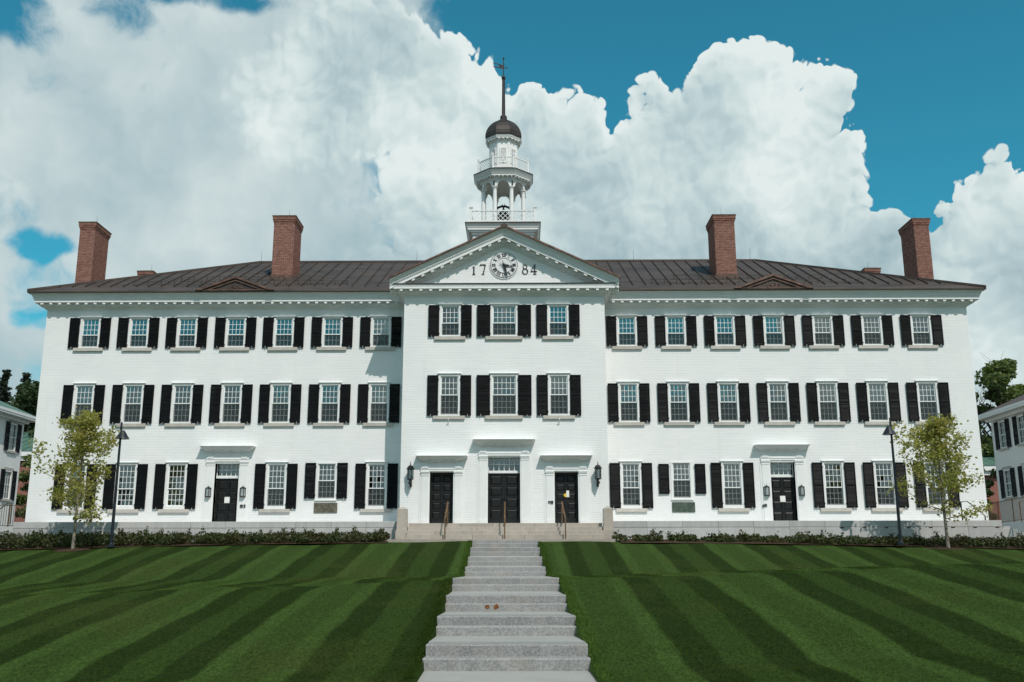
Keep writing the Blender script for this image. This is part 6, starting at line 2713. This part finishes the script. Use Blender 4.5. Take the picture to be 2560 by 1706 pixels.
def bed_soil(x0, x1, y0, y1):
    mb = MB()
    n = 40
    vs = []
    for i in range(n + 1):
        x = x0 + (x1 - x0) * i / n
        for y in (y0, (y0 + y1) / 2, y1):
            vs.append((x, y, lawn_z(x, y) + .045))
    mb.add(vs, [(3 * i + k, 3 * i + 3 + k, 3 * i + 4 + k, 3 * i + 1 + k) for i in range(n) for k in (0, 1)])
    tag(mb.build('planting_bed', 'mulch', fix=False), kind='structure')


bed_soil(-28, -4.95, -5.05, -2.74)
bed_soil(4.98, 27.5, -5.1, -2.74)


# ------------------------------------------------------------------ grass blades on the near lawn and along the steps
def grass():
    nr = np.random.default_rng(77)
    N = 520000
    # more blades where the lawn is nearer
    d = 14.0 * (46.0 / 14.0) ** nr.uniform(0, 1, N)
    d = d[nr.uniform(0, 1, N) < np.clip((43.0 - d) / 14.0, 0, 1)]
    N = len(d)
    y = -47.9 + d
    x = 0.75 + nr.uniform(-1, 1, N) * (d * 0.56 + .5)
    keep = np.abs(x - (0.07 - (y + 4.4) * 0.0168)) > 1.42
    x, y = x[keep], y[keep]
    # tufts hugging the stone edges
    M = 30000
    yy = nr.uniform(-32, -4.6, M)
    sd = np.where(nr.uniform(size=M) < .5, -1, 1)
    xx = (0.07 - (yy + 4.4) * 0.0168) + sd * (1.425 + np.abs(nr.normal(scale=.10, size=M)))
    x, y = np.concatenate([x, xx]), np.concatenate([y, yy])
    hgt = np.concatenate([nr.uniform(.010, .026, keep.sum()), nr.uniform(.025, .085, M)])
    ys = np.array([p[0] for p in _prof])
    z = np.array([lawn_z(a, b) for a, b in zip(x, y)]) + 0.02 * np.sin(x * 1.3 + y * .7) + .015 * np.sin(x * .53 - y * 1.9)
    n = len(x)
    an = nr.uniform(0, 2 * math.pi, n)
    w = nr.uniform(.0035, .008, n) * (1 + (y + 31) / 22.0).clip(.8, 2.2)
    lean = nr.normal(scale=.5, size=(n, 2)) * hgt[:, None]
    v = np.zeros((n, 3, 3), dtype=np.float32)
    v[:, 0, 0] = x - w * np.cos(an)
    v[:, 0, 1] = y - w * np.sin(an)
    v[:, 0, 2] = z - .012
    v[:, 1, 0] = x + w * np.cos(an)
    v[:, 1, 1] = y + w * np.sin(an)
    v[:, 1, 2] = z - .012
    v[:, 2, 0] = x + lean[:, 0]
    v[:, 2, 1] = y + lean[:, 1]
    v[:, 2, 2] = z + hgt
    o = np_mesh('grass', v, 3, 'grass_blades')
    tag(o, 'short mown grass blades on the bank beside the garden steps', 'grass', kind='stuff')


grass()


# ------------------------------------------------------------------ trees across the green behind the viewer (seen in the window glass)
def tree_line():
    nr = np.random.default_rng(5)
    r = random.Random(5)
    P, wood = [], MB()
    x = -75
    while x < 80:
        h = r.uniform(9, 19)
        rad = h * r.uniform(.26, .36)
        y = -104 + r.uniform(-8, 8)
        wood.tube([(x, y, -5), (x + .2, y, -4 + h * .75)], [.35, .1], 7, False)
        for k in range(16):
            u = r.uniform(.2, .97)
            rr = rad * math.sin(math.pi * min(.95, u)) * r.uniform(.2, .9)
            a = r.uniform(0, 6.28)
            m = 230
            g = nr.normal(size=(m, 3))
            g *= (nr.uniform(0, 1, size=(m, 1)) ** .45) * rad * .34 / (np.linalg.norm(g, axis=1, keepdims=True) + 1e-6)
            P.append(g + np.array([x + rr * math.cos(a), y + rr * math.sin(a), -4 + h * u]))
        x += rad * r.uniform(1.3, 3.6)
    o = np_mesh('far_trees', leaf_quads(np.concatenate(P), .5, nr, .3, 1.3), 4, 'dark_tree_leaf')
    tag(o, 'line of leafy trees across the green reflected in the windows', 'trees', kind='stuff')
    tag(wood.build('trunks', 'dark_bark', o), kind='stuff')


tree_line()
